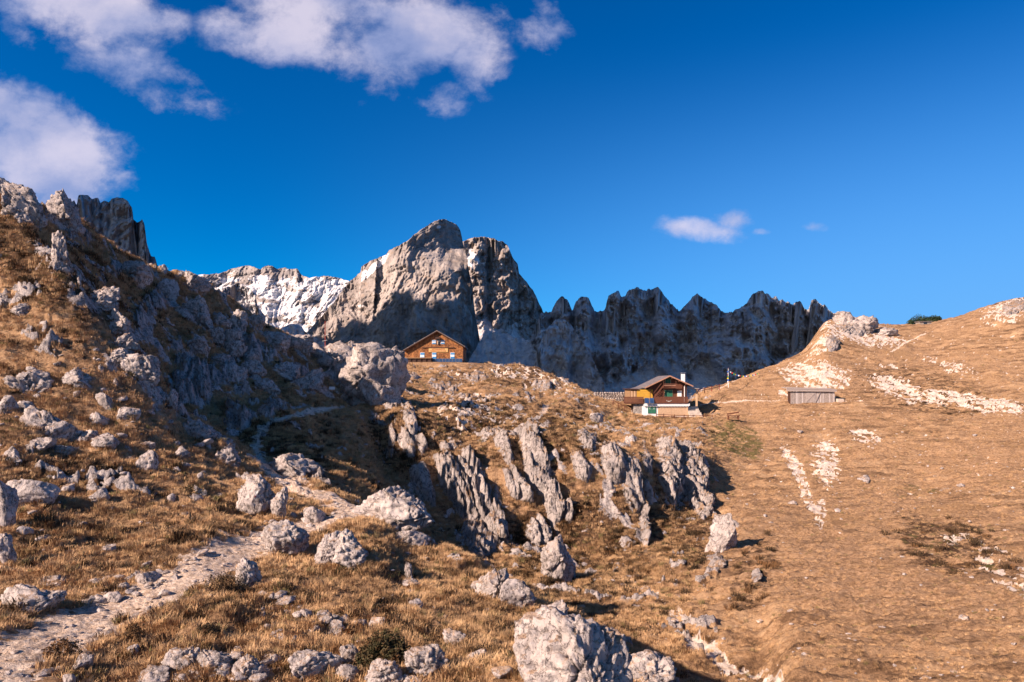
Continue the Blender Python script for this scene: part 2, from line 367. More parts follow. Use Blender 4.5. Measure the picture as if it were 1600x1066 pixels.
# ------------------------------------------------------------------ materials
def new_mat(name, rough=.9, spec=.2):
    m = bpy.data.materials.new(name); m.use_nodes = True; t = NT(m.node_tree)
    b = m.node_tree.nodes['Principled BSDF']; b.inputs['Roughness'].default_value = rough
    b.inputs['Specular IOR Level'].default_value = spec
    return m, t, b
def obj_pos(t, world=True):
    return t.new('ShaderNodeNewGeometry').node.outputs['Position'] if world else t.new('ShaderNodeTexCoord').node.outputs['Object']
def rock_colour(t, P, tone=1.0, warm=0.0, sc=1.0):
    tone = tone*.84
    """weathered limestone: pale body, grey water stains, dark pits, ochre lichen"""
    n1 = t.noise(P, .55*sc, 6, .6); n2 = t.noise(P, 3.1*sc, 7, .66); n3 = t.noise(P, 11*sc, 5, .7)
    body = t.ramp(n1, [(.30, (.37*tone, .32*tone, .30*tone)), (.5, (.55*tone, .48*tone, .45*tone)), (.68, (.66*tone, .58*tone, .54*tone))])
    body = t.mix(t.rng(n2, .50, .70), body, (.20*tone, .18*tone, .18*tone))
    body = t.mix(t.math('MULTIPLY', t.rng(n3, .56, .74), .75), body, (.085, .075, .075))
    n4 = t.noise(P, 1.7*sc, 4, .6, dist=.6)
    body = t.mix(t.math('MULTIPLY', t.rng(n4, .58, .76), .45+warm), body, (.40, .25, .13))
    crk = t.math('ABSOLUTE', t.math('SUBTRACT', t.noise(t.scaled(P, 1, 1, .6), 1.9*sc, 7, .62, dist=.35), .5))
    body = t.mix(t.math('MULTIPLY', t.rng(crk, .030, .004), .8), body, (.07, .055, .05))
    pale = t.noise(P, 5.3*sc, 3, .5); body = t.mix(t.math('MULTIPLY', t.rng(pale, .56, .72), .5), body, (.70*tone, .63*tone, .59*tone))
    return body
def grass_colour(t, P):
    """dry autumn turf; read by the ground sheet and by the tufts growing on it"""
    big = t.noise(P, .055, 5, .6); mid = t.noise(t.scaled(P, .5, 1.3, 1.0), .55, 6, .62, dist=.3); fin = t.noise(t.scaled(P, 1.0, 1.6, 1.0), 3.6, 6, .68)
    a = t.ramp(t.math('ADD', t.math('MULTIPLY', mid, .62), t.math('MULTIPLY', fin, .38)),
               [(.36, (.080, .050, .032)), (.43, (.20, .118, .066)), (.50, (.39, .238, .130)), (.61, (.52, .34, .198))])
    b = t.ramp(fin, [(.35, (.21, .125, .07)), (.5, (.38, .232, .130)), (.65, (.50, .325, .195))])
    ab = t.mix(t.rng(big, .40, .62), a, b)
    strk = t.noise(t.scaled(P, .35, 1.0, 2.2), .42, 7, .72, dist=.5)
    ab = t.mix(t.math('MULTIPLY', t.rng(strk, .50, .64), .62), ab, (.135, .078, .045))
    return t.mix(t.math('MULTIPLY', t.rng(t.noise(P, .11, 6, .7), .53, .66), .45), ab, (.30, .18, .085))
def bump(t, b, h, dist=.1, st=1.0, prev=None):
    n = t.new('ShaderNodeBump', {'Height': h, 'Distance': dist, 'Strength': st, **({'Normal': prev} if prev is not None else {})})
    t.put(b.inputs['Normal'], n); return n

M = {}
m, t, b = new_mat('turf_and_rock', .95, .1)
P = obj_pos(t)
m1 = t.new('ShaderNodeAttribute', attribute_name='m1', out=0); m2 = t.new('ShaderNodeAttribute', attribute_name='m2', out=0)
s1 = t.n.new('ShaderNodeSeparateColor'); t.l.new(m1, s1.inputs[0]); s2 = t.n.new('ShaderNodeSeparateColor'); t.l.new(m2, s2.inputs[0])
fine = t.noise(P, 2.6, 7, .7)
gc = grass_colour(t, P)
hn = t.noise(t.scaled(P, .8, 1.5, 1), .9, 6, .68)
hth = t.rng(t.math('ADD', t.math('MULTIPLY', s1.outputs[2], .36), hn), .62, .76)
hcol = t.ramp(t.noise(P, 5, 5, .65), [(.35, (.040, .026, .018)), (.55, (.105, .060, .034)), (.7, (.21, .115, .055))])
gc = t.mix(hth, gc, hcol)
gr = t.rng(t.math('ADD', t.math('MULTIPLY', s2.outputs[1], .4), t.noise(P, .7, 6, .65)), .70, .86)
gc = t.mix(t.math('MULTIPLY', gr, .8), gc, (.085, .082, .026))
rc = rock_colour(t, P)
dirt = t.ramp(t.noise(P, 4.5, 8, .75), [(.34, (.27, .18, .125)), (.44, (.58, .43, .32)), (.54, (.74, .58, .46)), (.66, (.82, .71, .61))])
peb = t.noise(P, 14, 4, .6); dirt = t.mix(t.math('MULTIPLY', t.rng(peb, .56, .68), .5), dirt, (.26, .19, .14))
scr = t.ramp(t.noise(P, 2.2, 7, .68), [(.36, (.48, .35, .26)), (.50, (.66, .55, .47)), (.66, (.78, .70, .63))])
sel = t.rng(t.math('ADD', s1.outputs[0], t.math('MULTIPLY', t.math('SUBTRACT', fine, .5), .9)), .40, .56)
col = t.mix(sel, gc, rc)
ssel = t.rng(t.math('ADD', s2.outputs[0], t.math('MULTIPLY', t.math('SUBTRACT', fine, .5), .8)), .42, .58)
col = t.mix(ssel, col, scr)
psel = t.rng(t.math('ADD', s1.outputs[1], t.math('MULTIPLY', t.math('SUBTRACT', fine, .5), .8)), .40, .60)
col = t.mix(psel, col, dirt)
t.put(b.inputs['Base Color'], col)
bh = t.math('ADD', t.math('MULTIPLY', fine, .5), t.noise(t.scaled(P, 1, 1.4, 1), 8.0, 5, .7))
bump(t, b, bh, .16, 1.0)
M['turf'] = m

def rockmat(name, tone=1.0, warm=0.0, moss=0.0, sc=1.0, bd=.10):
    m, t, b = new_mat(name, .92, .15); P = obj_pos(t)
    c = rock_colour(t, P, tone, warm, sc)
    if moss:
        nz = t.new('ShaderNodeSeparateXYZ', {0: t.new('ShaderNodeNewGeometry').node.outputs['Normal']}, out=2)
        k = t.rng(t.math('ADD', t.math('MULTIPLY', t.noise(P, 1.5*sc, 5, .65), 1.2), t.math('MULTIPLY', nz, .55)), 1.05, 1.20)
        c = t.mix(t.math('MULTIPLY', k, moss), c, grass_colour(t, P))
    t.put(b.inputs['Base Color'], c)
    h = t.math('ADD', t.noise(P, 2.6*sc, 8, .68), t.math('MULTIPLY', t.noise(t.scaled(P, 1.6, 1.6, .6), 9*sc, 6, .7, typ=None), .55))
    bump(t, b, h, bd, 1.0); return m
M['limestone'] = rockmat('limestone', 1.0, 0, .55, 1.0, .12)
M['limestone_near'] = rockmat('limestone_near', 1.0, 0, .65, 1.7, .07)
M['limestone_far'] = rockmat('limestone_cliff', .92, .1, .8, .55, .35)

def mountmat(name, lo, hi, snow=0.0, stain=(.35, .26, .20), bd=7.0, sc=1.0):
    m, t, b = new_mat(name, .95, .1); P = obj_pos(t)
    at = t.new('ShaderNodeAttribute', attribute_name='m1', out=0); s = t.n.new('ShaderNodeSeparateColor'); t.l.new(at, s.inputs[0])
    st = t.scaled(P, 1, 1, .28)
    n1 = t.noise(st, .022*sc, 8, .68); n2 = t.noise(P, .09*sc, 6, .7); n3 = t.noise(t.scaled(P, 1, 1, 2.6), .03*sc, 5, .6)
    c = t.mix(t.rng(n1, .34, .66), lo, hi)
    c = t.mix(t.math('MULTIPLY', t.rng(n2, .5, .68), .65), c, tuple(q*.6 for q in lo))
    c = t.mix(t.math('MULTIPLY', t.rng(n3, .52, .68), .55), c, stain)
    scol = t.ramp(t.noise(P, .06*sc, 8, .7), [(.35, (.36, .335, .33)), (.5, (.54, .50, .49)), (.65, (.66, .62, .60))])
    c = t.mix(t.rng(t.math('ADD', s.outputs[0], t.math('MULTIPLY', t.math('SUBTRACT', n2, .5), .5)), .42, .60), c, scol)
    c = t.mix(t.rng(t.math('ADD', s.outputs[1], t.math('MULTIPLY', t.math('SUBTRACT', n2, .5), 1.2)), .42, .58), c, (.68, .67, .69))
    t.put(b.inputs['Base Color'], c)
    bump(t, b, t.math('ADD', t.math('ADD', n1, t.math('MULTIPLY', n2, .35)), t.math('MULTIPLY', n3, .4)), bd, 1.0); return m
M['peak'] = mountmat('peak_rock', (.19, .165, .155), (.43, .375, .345), bd=6.0)
M['ridge'] = mountmat('ridge_rock', (.40, .385, .40), (.66, .63, .635), stain=(.58, .53, .51))
M['snowpeak'] = mountmat('snowy_rock', (.22, .20, .20), (.40, .36, .34), bd=12, sc=.7)

# ------------------------------------------------------------------ ground sheet
uc = np.concatenate([np.linspace(-900, -70, 90)[:-1], np.arange(-70, 1671, 2.1), np.linspace(1671, 2399, 80)[1:]])
NR = [6, 110, 110, 120, 36, 60, 90, 100, 120, 110, 90, 16, 14]
KYu, _ = keys_at(uc)
rows = []
for k, n in enumerate(NR):
    tt = np.linspace(0, 1, n, endpoint=False)[:, None]
    rows.append(np.exp(np.log(KYu[:, k])[None]*(1-tt)+np.log(KYu[:, k+1])[None]*tt))
Yg = np.concatenate(rows+[KYu[:, -1][None]-1e-3], 0)
# smooth the row spacing so that the key lines do not show
for _ in range(6): Yg[1:-1] = .25*Yg[:-2]+.5*Yg[1:-1]+.25*Yg[2:]
Xg = (uc[None]-800)/F*Yg
Zg, rk, pth, hth_, scr_, grn, onp = ground(Xg, Yg, True)
P3 = np.stack([Xg, Yg, Zg], -1)
ter = grid_mesh('ground', P3, {'m1': np.stack([rk, pth, hth_], -1), 'm2': np.stack([scr_, grn, np.zeros_like(grn)], -1)})
tag(link('ground', ter, M['turf']), kind='structure')
# valley floor out to the horizon
m, t, b = new_mat('valley', .95, .1); P = obj_pos(t)
t.put(b.inputs['Base Color'], t.ramp(t.noise(P, .004, 8, .6), [(.35, (.045, .055, .03)), (.6, (.13, .11, .07)), (.7, (.24, .22, .2))])); M['valley'] = m
rr = np.concatenate([[120], np.geomspace(300, 12000, 24)]); aa = np.linspace(0, 2*np.pi, 121)
Xv = rr[:, None]*np.cos(aa)[None]; Yv = rr[:, None]*np.sin(aa)[None]
Zv = -230+60*fbm2(Xv*.0008, Yv*.0008, 4, 5)*sstep(np.hypot(Xv, Yv), 200, 1500)-0*Xv
tag(link('valley_floor', grid_mesh('valley_floor', np.stack([Xv, Yv, Zv], -1)), M['valley']), kind='structure')

# ------------------------------------------------------------------ mountains
def mountain(name, sky, base_v, y0, slope, mat, seed, flute=30.0, fw=60.0, scree_v=None, snow=None, extra=None, ustep=1.1, rows=150, jit=1.6, curve=0.0, tower=25.0, vst=5.0, strata=.55, blkk=.75, ysky=None, scr_slope=33, detail=1.0):
    """rock wall standing at its own distance: skyline traced as (column, row); face leans back at `slope` degrees, fluted by deep gullies"""
    sky = np.array(sky, float); U = np.arange(sky[0, 0], sky[-1, 0]+.01, ustep)
    vs = np.interp(U, sky[:, 0], sky[:, 1])
    vs = vs+jit*fbm2(U*.09, U*0+seed, 4, seed, .65)
    ker = np.hanning(61); ker /= ker.sum(); vsm = np.convolve(np.pad(vs, 30, 'edge'), ker, 'valid')
    bv = np.interp(U, *zip(*base_v)) if isinstance(base_v, list) else np.full(U.shape, float(base_v))
    yb = np.interp(U, *zip(*y0)) if isinstance(y0, list) else np.full(U.shape, float(y0))
    tt = np.linspace(0, 1, rows)[:, None]
    V = bv[None]*(1-tt)+vs[None]*tt
    s = math.tan(math.radians(slope)); 
    sv = np.interp(U, *zip(*scree_v)) if scree_v else np.full(U.shape, 9999.)
    # integrate depth upward: gentle on the scree, steep on the wall
    Y = np.zeros(V.shape); Y[0] = yb; scm = np.zeros(V.shape)
    for i in range(1, rows):
        zst = (V[i-1]-V[i])/F*Y[i-1]
        fan = sstep(V[i]-sv+9*fbm2(U*.05, V[i]*.02, 3, seed+3), -5, 5) if scree_v else np.zeros(len(U))
        sl = s*(1-fan)+math.tan(math.radians(scr_slope))*fan
        # ledges: alternate steep and gentle bands
        led = 1+strata*fbm2(U*.012, V[i]*.07, 3, seed+9)*(1-fan)
        Y[i] = Y[i-1]+zst/np.maximum(sl*led, .35); scm[i] = fan
    X = (U[None]-800)/F*Y; Zz = (VH-V)/F*Y
    wx = X+.75*fw*fbm2(X/fw*.35, Zz/fw*.35, 4, seed+11)+.25*(Zz-Zz.mean())*np.sign(pn2(X/400, Zz*0, seed+2))
    fl = rid2(wx/fw, Zz/(fw*vst), 5, seed+20, .55)
    fl2 = rid2(wx/(fw*.3), Zz/(fw*1.0), 4, seed+40, .6)
    blk = fbm2(X/(fw*.8), Zz/(fw*.8), 5, seed+60, .6)
    wall = 1-scm; fade = sstep(tt, 0, .06)
    big = rid2(wx/(fw*2.6), Zz/(fw*4.5), 3, seed+80, .5)
    fine_ = rid2(wx/(fw*.12), Zz/(fw*.3), 3, seed+90, .6)
    D = -(big-.5)*flute*1.7-(fl-.5)*flute*.85-(fl2-.5)*flute*.55*detail-blk*flute*blkk-(fine_-.5)*flute*.16
    D = D*wall*fade-(scm*(rid2(X/(fw*1.3), Y/(fw*4), 3, seed+70)*flute*.5+flute*.15*fbm2(X/14, Zz/9, 4, seed+72, .65)))
    D = D-tower*((vsm-vs)/12.0)[None]*tt**2.2*wall
    if extra is not None: D = D+extra(U[None]+0*V, V, X)
    Y2 = Y+D; X2 = (U[None]-800)/F*Y2; Z2 = (VH-V)/F*Y2
    # back side
    nb = 10; bb = np.linspace(0, 1, nb+1)[1:, None]
    Yb = Y2[-1][None]+bb*bb*300+bb*60+10*bb*fbm2(X2[-1][None]/20, bb*3, 3, seed); Xb = X2[-1][None]*np.ones_like(bb); Zb = Z2[-1][None]-bb*(Z2[-1][None]+250)
    Pm = np.concatenate([np.stack([X2, Y2, Z2], -1), np.stack([Xb, Yb, Zb], -1)], 0)
    gzv = np.gradient(Y2, axis=0)/np.maximum(np.gradient(Z2, axis=0), 1e-3)      # how far each step runs back: ledges hold snow
    sn = np.zeros(V.shape) if snow is None else snow(U[None]+0*V, V, gzv, X2, Z2)
    gul = sstep(.36-big-.25*fl+.10*blk, -.04, .12)*sstep(V-vs[None], 10, 45)*(0 if scree_v is None else .8)
    scm = np.maximum(scm, gul)
    A = np.stack([scm, sn, np.zeros_like(sn)], -1); A = np.concatenate([A, np.repeat(A[-1:], nb, 0)], 0)
    o = link('mountain', grid_mesh(name, Pm, {'m1': A}), mat)
    tag(o, kind='structure'); return o

# snowy range far behind
def snow_far(u, v, g, X, Z):
    n = fbm2(X/60, Z/40, 5, 5, .65); band = sstep(v-(432+8*fbm2(u*.03, v*0, 3, 8)), -6, 6)
    n2 = fbm2(X/160, Z/90, 3, 15)
    top = sstep(g, .7, 1.6)*.5
    return np.clip(band*(.66+.62*n+.25*n2-.2*sstep(v, 470, 500)*sstep(420-u, -40, 20))+top*(.55+.6*n), 0, 1)
mountain('snowy_range', [(180,450),(250,440),(300,432),(318,429),(345,427),(366,419),(384,415),(398,417),(406,423),(414,416),(424,415),(433,421),(444,418),(455,421),(464,420),(472,431),(484,434),(500,431),(522,432),(540,437),(560,446),(600,450),(660,455)],
         560, 2300, 44, M['snowpeak'], 11, flute=24, fw=95, snow=snow_far, rows=170, jit=1.3)
# second dome behind the main peak
def snow_dome(u, v, g, X, Z):
    n = fbm2(X/30, Z/22, 4, 25, .65)
    a = (1-sstep(np.hypot((u-737)/16, (v-403)/22), .3, 1))*.6+(1-sstep(np.hypot((u-760)/45, (v-420)/25), .3, 1))*.28
    return np.clip(a+n*.35*(a > .02), 0, 1)
mountain('dome', [(700,395),(716,384),(728,375),(740,371),(756,370),(770,372),(784,377),(793,383),(797,392),(801,402),(809,413),(811,428),(822,441),(832,452),(840,468),(848,486),(852,500),(858,540),(862,570)],
         [(700,640),(862,640)], [(700,1900),(862,1880)], 70, M['peak'], 31, flute=30, fw=55, scree_v=[(700,512),(740,520),(765,505),(800,520),(862,545)], snow=snow_dome, extra=lambda u, v, X: 1.3*np.maximum(X-(748-800)/F*1900, 0)+.8*np.maximum(X-(800-800)/F*1900, 0), rows=190)
# jagged dark ridge
def snow_jag(u, v, g, X, Z):
    n = fbm2(X/26, Z/20, 4, 45, .65); a = 0
    for (cu, cv, ru, rv, rot) in [(935,503,10,28,.75),(918,497,20,8,.3),(845,522,22,9,-.4),(815,530,30,12,-.2),(1190,452,1,1,0)]:
        c, sn_ = math.cos(rot), math.sin(rot); p = ((u-cu)*c+(v-cv)*sn_)/ru; q = (-(u-cu)*sn_+(v-cv)*c)/rv
        a = np.maximum(a, 1-sstep(np.hypot(p, q), .4, 1.1))
    return np.clip(a*.62+n*.3*(a > .02), 0, 1)
mountain('jagged_ridge', [(820,560),(832,520),(845,490),(852,487),(862,487),(867,474),(872,466),(877,464),(884,468),(889,473),(894,484),(899,473),(904,467),(912,465),(921,467),(926,478),(929,485),(940,486),(946,482),(949,470),(951,463),(957,460),(962,455),(967,455),(971,463),(977,461),(983,454),(990,450),(997,449),(1003,452),(1010,456),(1014,451),(1020,452),(1028,449),(1034,455),(1042,466),(1052,477),(1061,486),(1069,478),(1078,470),(1084,462),(1090,458),(1097,463),(1106,470),(1116,476),(1127,485),(1137,489),(1144,491),(1152,483),(1160,477),(1168,471),(1175,462),(1182,457),(1192,456),(1200,461),(1207,466),(1212,463),(1217,470),(1222,467),(1228,472),(1236,475),(1244,472),(1252,474),(1257,482),(1263,485),(1268,471),(1276,470),(1281,475),(1288,475),(1296,485),(1304,490),(1320,500),(1350,515),(1400,530)],
         [(820,690),(900,680),(1400,680)], [(820,1140),(1000,1200),(1400,1180)], 66, M['ridge'], 51, flute=34, fw=74,
         scree_v=[(820,585),(845,600),(870,588),(893,566),(915,600),(935,590),(960,602),(985,588),(1000,578),(1022,566),(1040,580),(1060,565),(1078,590),(1095,572),(1108,560),(1125,590),(1150,602),(1190,598),(1220,560),(1245,545),(1270,570),(1400,580)], snow=snow_jag, rows=240, jit=2.8, tower=70, vst=1.5, strata=.95, blkk=1.7)
# lower spur in front of the ridge and the dome
mountain('spur', [(828,600),(836,560),(846,530),(856,512),(868,500),(880,498),(893,508),(905,525),(918,545),(930,570),(945,600)],
         660, 1010, 62, M['ridge'], 61, flute=20, fw=42, scree_v=[(830,640),(880,625),(895,600),(945,650)], rows=120, jit=2.0, tower=12)
# pale scree cone with a little snow between peak and dome
def snow_cone(u, v, g, X, Z):
    n = fbm2(X/16, Z/12, 4, 49, .65); a = (1-sstep(np.hypot((u-815)/40, (v-528)/13), .4, 1.1))
    return np.clip(a*.55+n*.35*(a > .02), 0, 1)
mountain('scree_cone', [(715,600),(728,570),(742,545),(755,524),(762,516),(770,520),(778,515),(786,516),(798,524),(812,528),(828,532),(845,560)],
         640, 1180, 38, M['ridge'], 71, flute=34, fw=24, scree_v=[(700,470),(860,470)], rows=110, jit=2.6, tower=3, snow=snow_cone)
# main peak
def snow_main(u, v, g, X, Z):
    n = fbm2(X/30, Z/20, 4, 35, .65)
    a = (1-sstep(np.abs((v-(432-(u-568)*.85))/11), .3, 1))*sstep(u, 560, 568)*(1-sstep(u, 596, 612))
    a = np.maximum(a, (1-sstep(np.hypot((u-686)/5, (v-355)/4), .3, 1))*.9)
    a = np.maximum(a, (1-sstep(np.hypot((u-560)/14, (v-478)/4), .3, 1))*.6)
    return np.clip(a*.85+n*.4*(a > .02), 0, 1)
mountain('main_peak', [(440,560),(470,530),(490,508),(508,488),(522,472),(536,452),(548,438),(563,427),(565,416),(578,408),(592,402),(604,398),(608,391),(622,384),(636,377),(648,366),(660,358),(672,350),(680,345),(688,343),(697,343),(706,347),(714,352),(719,360),(722,372),(725,386),(729,400),(732,420),(738,446),(741,480),(746,510),(752,545),(758,590)],
         [(440,660),(758,660)], [(440,1500),(640,1340),(700,1330),(735,1400),(758,1480)], 68, M['peak'], 91, flute=19, fw=80, snow=snow_main, extra=lambda u, v, X: (1.6*np.maximum(X-(628-800)/F*1400, 0)*(1-sstep(v+.25*(u-690), 372, 432)))+1.2*np.maximum(X-(733-800)/F*1400, 0), rows=260, jit=1.4, tower=10)
# fluted tower behind the left shoulder
mountain('fluted_tower', [(60,420),(95,360),(108,330),(112,316),(116,313),(120,322),(122,307),(130,304),(138,305),(144,311),(153,309),(157,318),(163,313),(170,315),(175,310),(184,308),(193,310),(200,315),(207,326),(208,343),(214,348),(219,346),(222,342),(226,352),(227,372),(232,388),(236,400),(242,402),(246,415),(262,430),(300,470)],
         560, 640, 76, M['ridge'], 111, flute=9, fw=17, rows=170, jit=1.0, tower=22)
# dark knobs in the gap on the left
mountain('dark_knob', [(335,500),(345,462),(350,450),(362,446),(372,442),(382,446),(392,452),(399,462),(403,480),(420,500)],
         560, 420, 66, M['ridge'], 121, flute=7, fw=12, rows=80, jit=1.2, tower=8)
mountain('low_dark_shoulder', [(425,530),(440,512),(455,506),(468,508),(478,518),(490,526),(505,535),(520,545),(545,560)],
         600, 520, 50, M['ridge'], 125, flute=7, fw=14, rows=60, jit=1.2, tower=4)


# unseen western wall, added to shade far mountains; crest drawn for the shadow edge
wy = np.arange(-220, 1301, 5.0)
wt = np.interp(wy, [-220,-120,0,80,200,380,520,600,660,680,700,722,765,828,914,1010,1070,1100,1150,1180,1300], [300,700,1150,1430,1400,1330,1260,1180,960,770,715,740,800,820,730,630,570,700,1150,1300,1250])
wt = wt+14*fbm2(wy*.02, wy*0, 4, 7, .6)
prof = [(-900, None), (-500, None), (-200, None), (-60, None), (0, 1.0), (10, .95), (28, .78), (52, .52), (80, .27), (110, .10), (165, -.12)]
cols = []
for dxw, fr in prof:
    if fr is None: zt = wt+(dxw*.62)-10
    else: zt = -220+(wt+220)*fr if fr >= 0 else wt*0-240
    xw = -1100+dxw+(22*fbm2(wy*.015, wy*0+dxw*.02, 4, 3, .6) if fr != 1.0 else 0)
    cols.append(np.stack([xw+0*wy, wy, zt], -1))
o = link('mountain', grid_mesh('unseen_shade_wall', np.stack(cols, 0)), M['peak']); tag(o, kind='structure')

# ------------------------------------------------------------------ rocks
_ico = {}
def ico(n):
    if n not in _ico:
        bm = bmesh.new(); bmesh.ops.create_icosphere(bm, subdivisions=n, radius=1.0)
        _ico[n] = (np.array([v.co[:] for v in bm.verts]), np.array([[v.index for v in f.verts] for f in bm.faces])); bm.free()
    return _ico[n]
def rock_shape(seed, dims, n=4, cuts=26, rug=.15, strata=0.0, size=1.0, tall=0.0):
    """weathered limestone block: a ball cut by flat faces, then pitted and cracked; dims = full width, depth, height in metres"""
    rs = np.random.RandomState(seed); V, Fc = ico(n); P = V.copy()
    for k in range(cuts):
        nn = rs.randn(3); nn /= np.linalg.norm(nn); d = rs.uniform(.34, .82)
        ov = P@nn-d; ov = np.where(ov > 0, ov, 0); P = P-ov[:, None]*nn*rs.uniform(.8, 1.0)
    P = P/np.abs(P).max(0)
    Q = P*np.array(dims)/2
    m = float(np.mean(dims)); N = V/np.linalg.norm(V, axis=1)[:, None]
    st = np.array([1, 1, .55 if strata == 0 else strata])
    q = Q/m*2.0+seed*1.7
    ti = rs.uniform(-.5, .5, 2); ax = np.array([ti[0], ti[1], 1.0]); ax /= np.linalg.norm(ax)
    wq = q+.28*np.stack([pn3(q*1.1, seed+31), pn3(q*1.1, seed+32), pn3(q*1.1, seed+33)], -1)
    lump = fbm3(q*.9, 3, seed)
    sx = (wq@ax)*2.6; led = np.abs(sx-np.round(sx))*2; led = sstep(led, .0, .35)           # bedding joints
    vert = wq*np.array([3.0, 3.0, .9]); cr = rid3(vert, 4, seed+3, .6)                      # rain grooves
    fine = fbm3(q*6.5, 4, seed+8, .62)
    crack = sstep(np.abs(pn3(wq*1.2, seed+13)), 0.0, .06); crack2 = sstep(np.abs(pn3(wq*np.array([2.4, 2.4, 1.2]), seed+17)), 0.0, .07)
    D = lump*rug*.8+(cr-.5)*rug*1.0+(led-.8)*rug*.55+fine*rug*.34-(1-crack)*rug*1.1-(1-crack2)*rug*.5
    Q = Q+N*(D*m*.5)[:, None]
    lo, hi = np.percentile(Q, 1, axis=0), np.percentile(Q, 99, axis=0); Q = (Q-(lo+hi)/2)/(hi-lo)*np.array(dims)
    return Q, Fc
def rock_mesh(name, seed, dims, n=4, **kw):
    V, Fc = rock_shape(seed, dims, n, **kw); return raw_mesh(bpy.data.meshes.new(name), V, Fc)
def boulder(u, v, wpx, hpx, label, depth=.8, sink=.34, seed=None, group=None, mat=None, lean=0.0, name='boulder', dy=0.0, n=None, **kw):
    global _seed
    _seed += 1; sd_ = seed or _seed
    x, y, z = ray(u, v); 
    W_ = wpx/F*y; H_ = hpx/F*y*(1+sink); Dp = depth*W_
    y2 = y+Dp*.42+dy; x2 = (u-800)/F*y2
    zb = gz_at(x2, y2); zt = (VH-(v-hpx))/F*y2
    zb = min(zb, z); H_ = max(H_*.5, (zt-zb)*(1+sink))
    px = max(wpx, hpx)
    if n is None: n = 6 if px > 105 else 5 if px > 38 else 4 if px > 16 else 3
    me = rock_mesh(name, sd_, (W_, Dp, H_), n, **kw)
    o = link(name, me, mat or (M['limestone_near'] if y < 32 else M['limestone']), loc=(x2, y2, zt-H_*.5)); o.rotation_euler = (0, lean, 0)
    tag(o, label, 'boulder' if px > 22 else 'stone', group); return o
_seed = 100
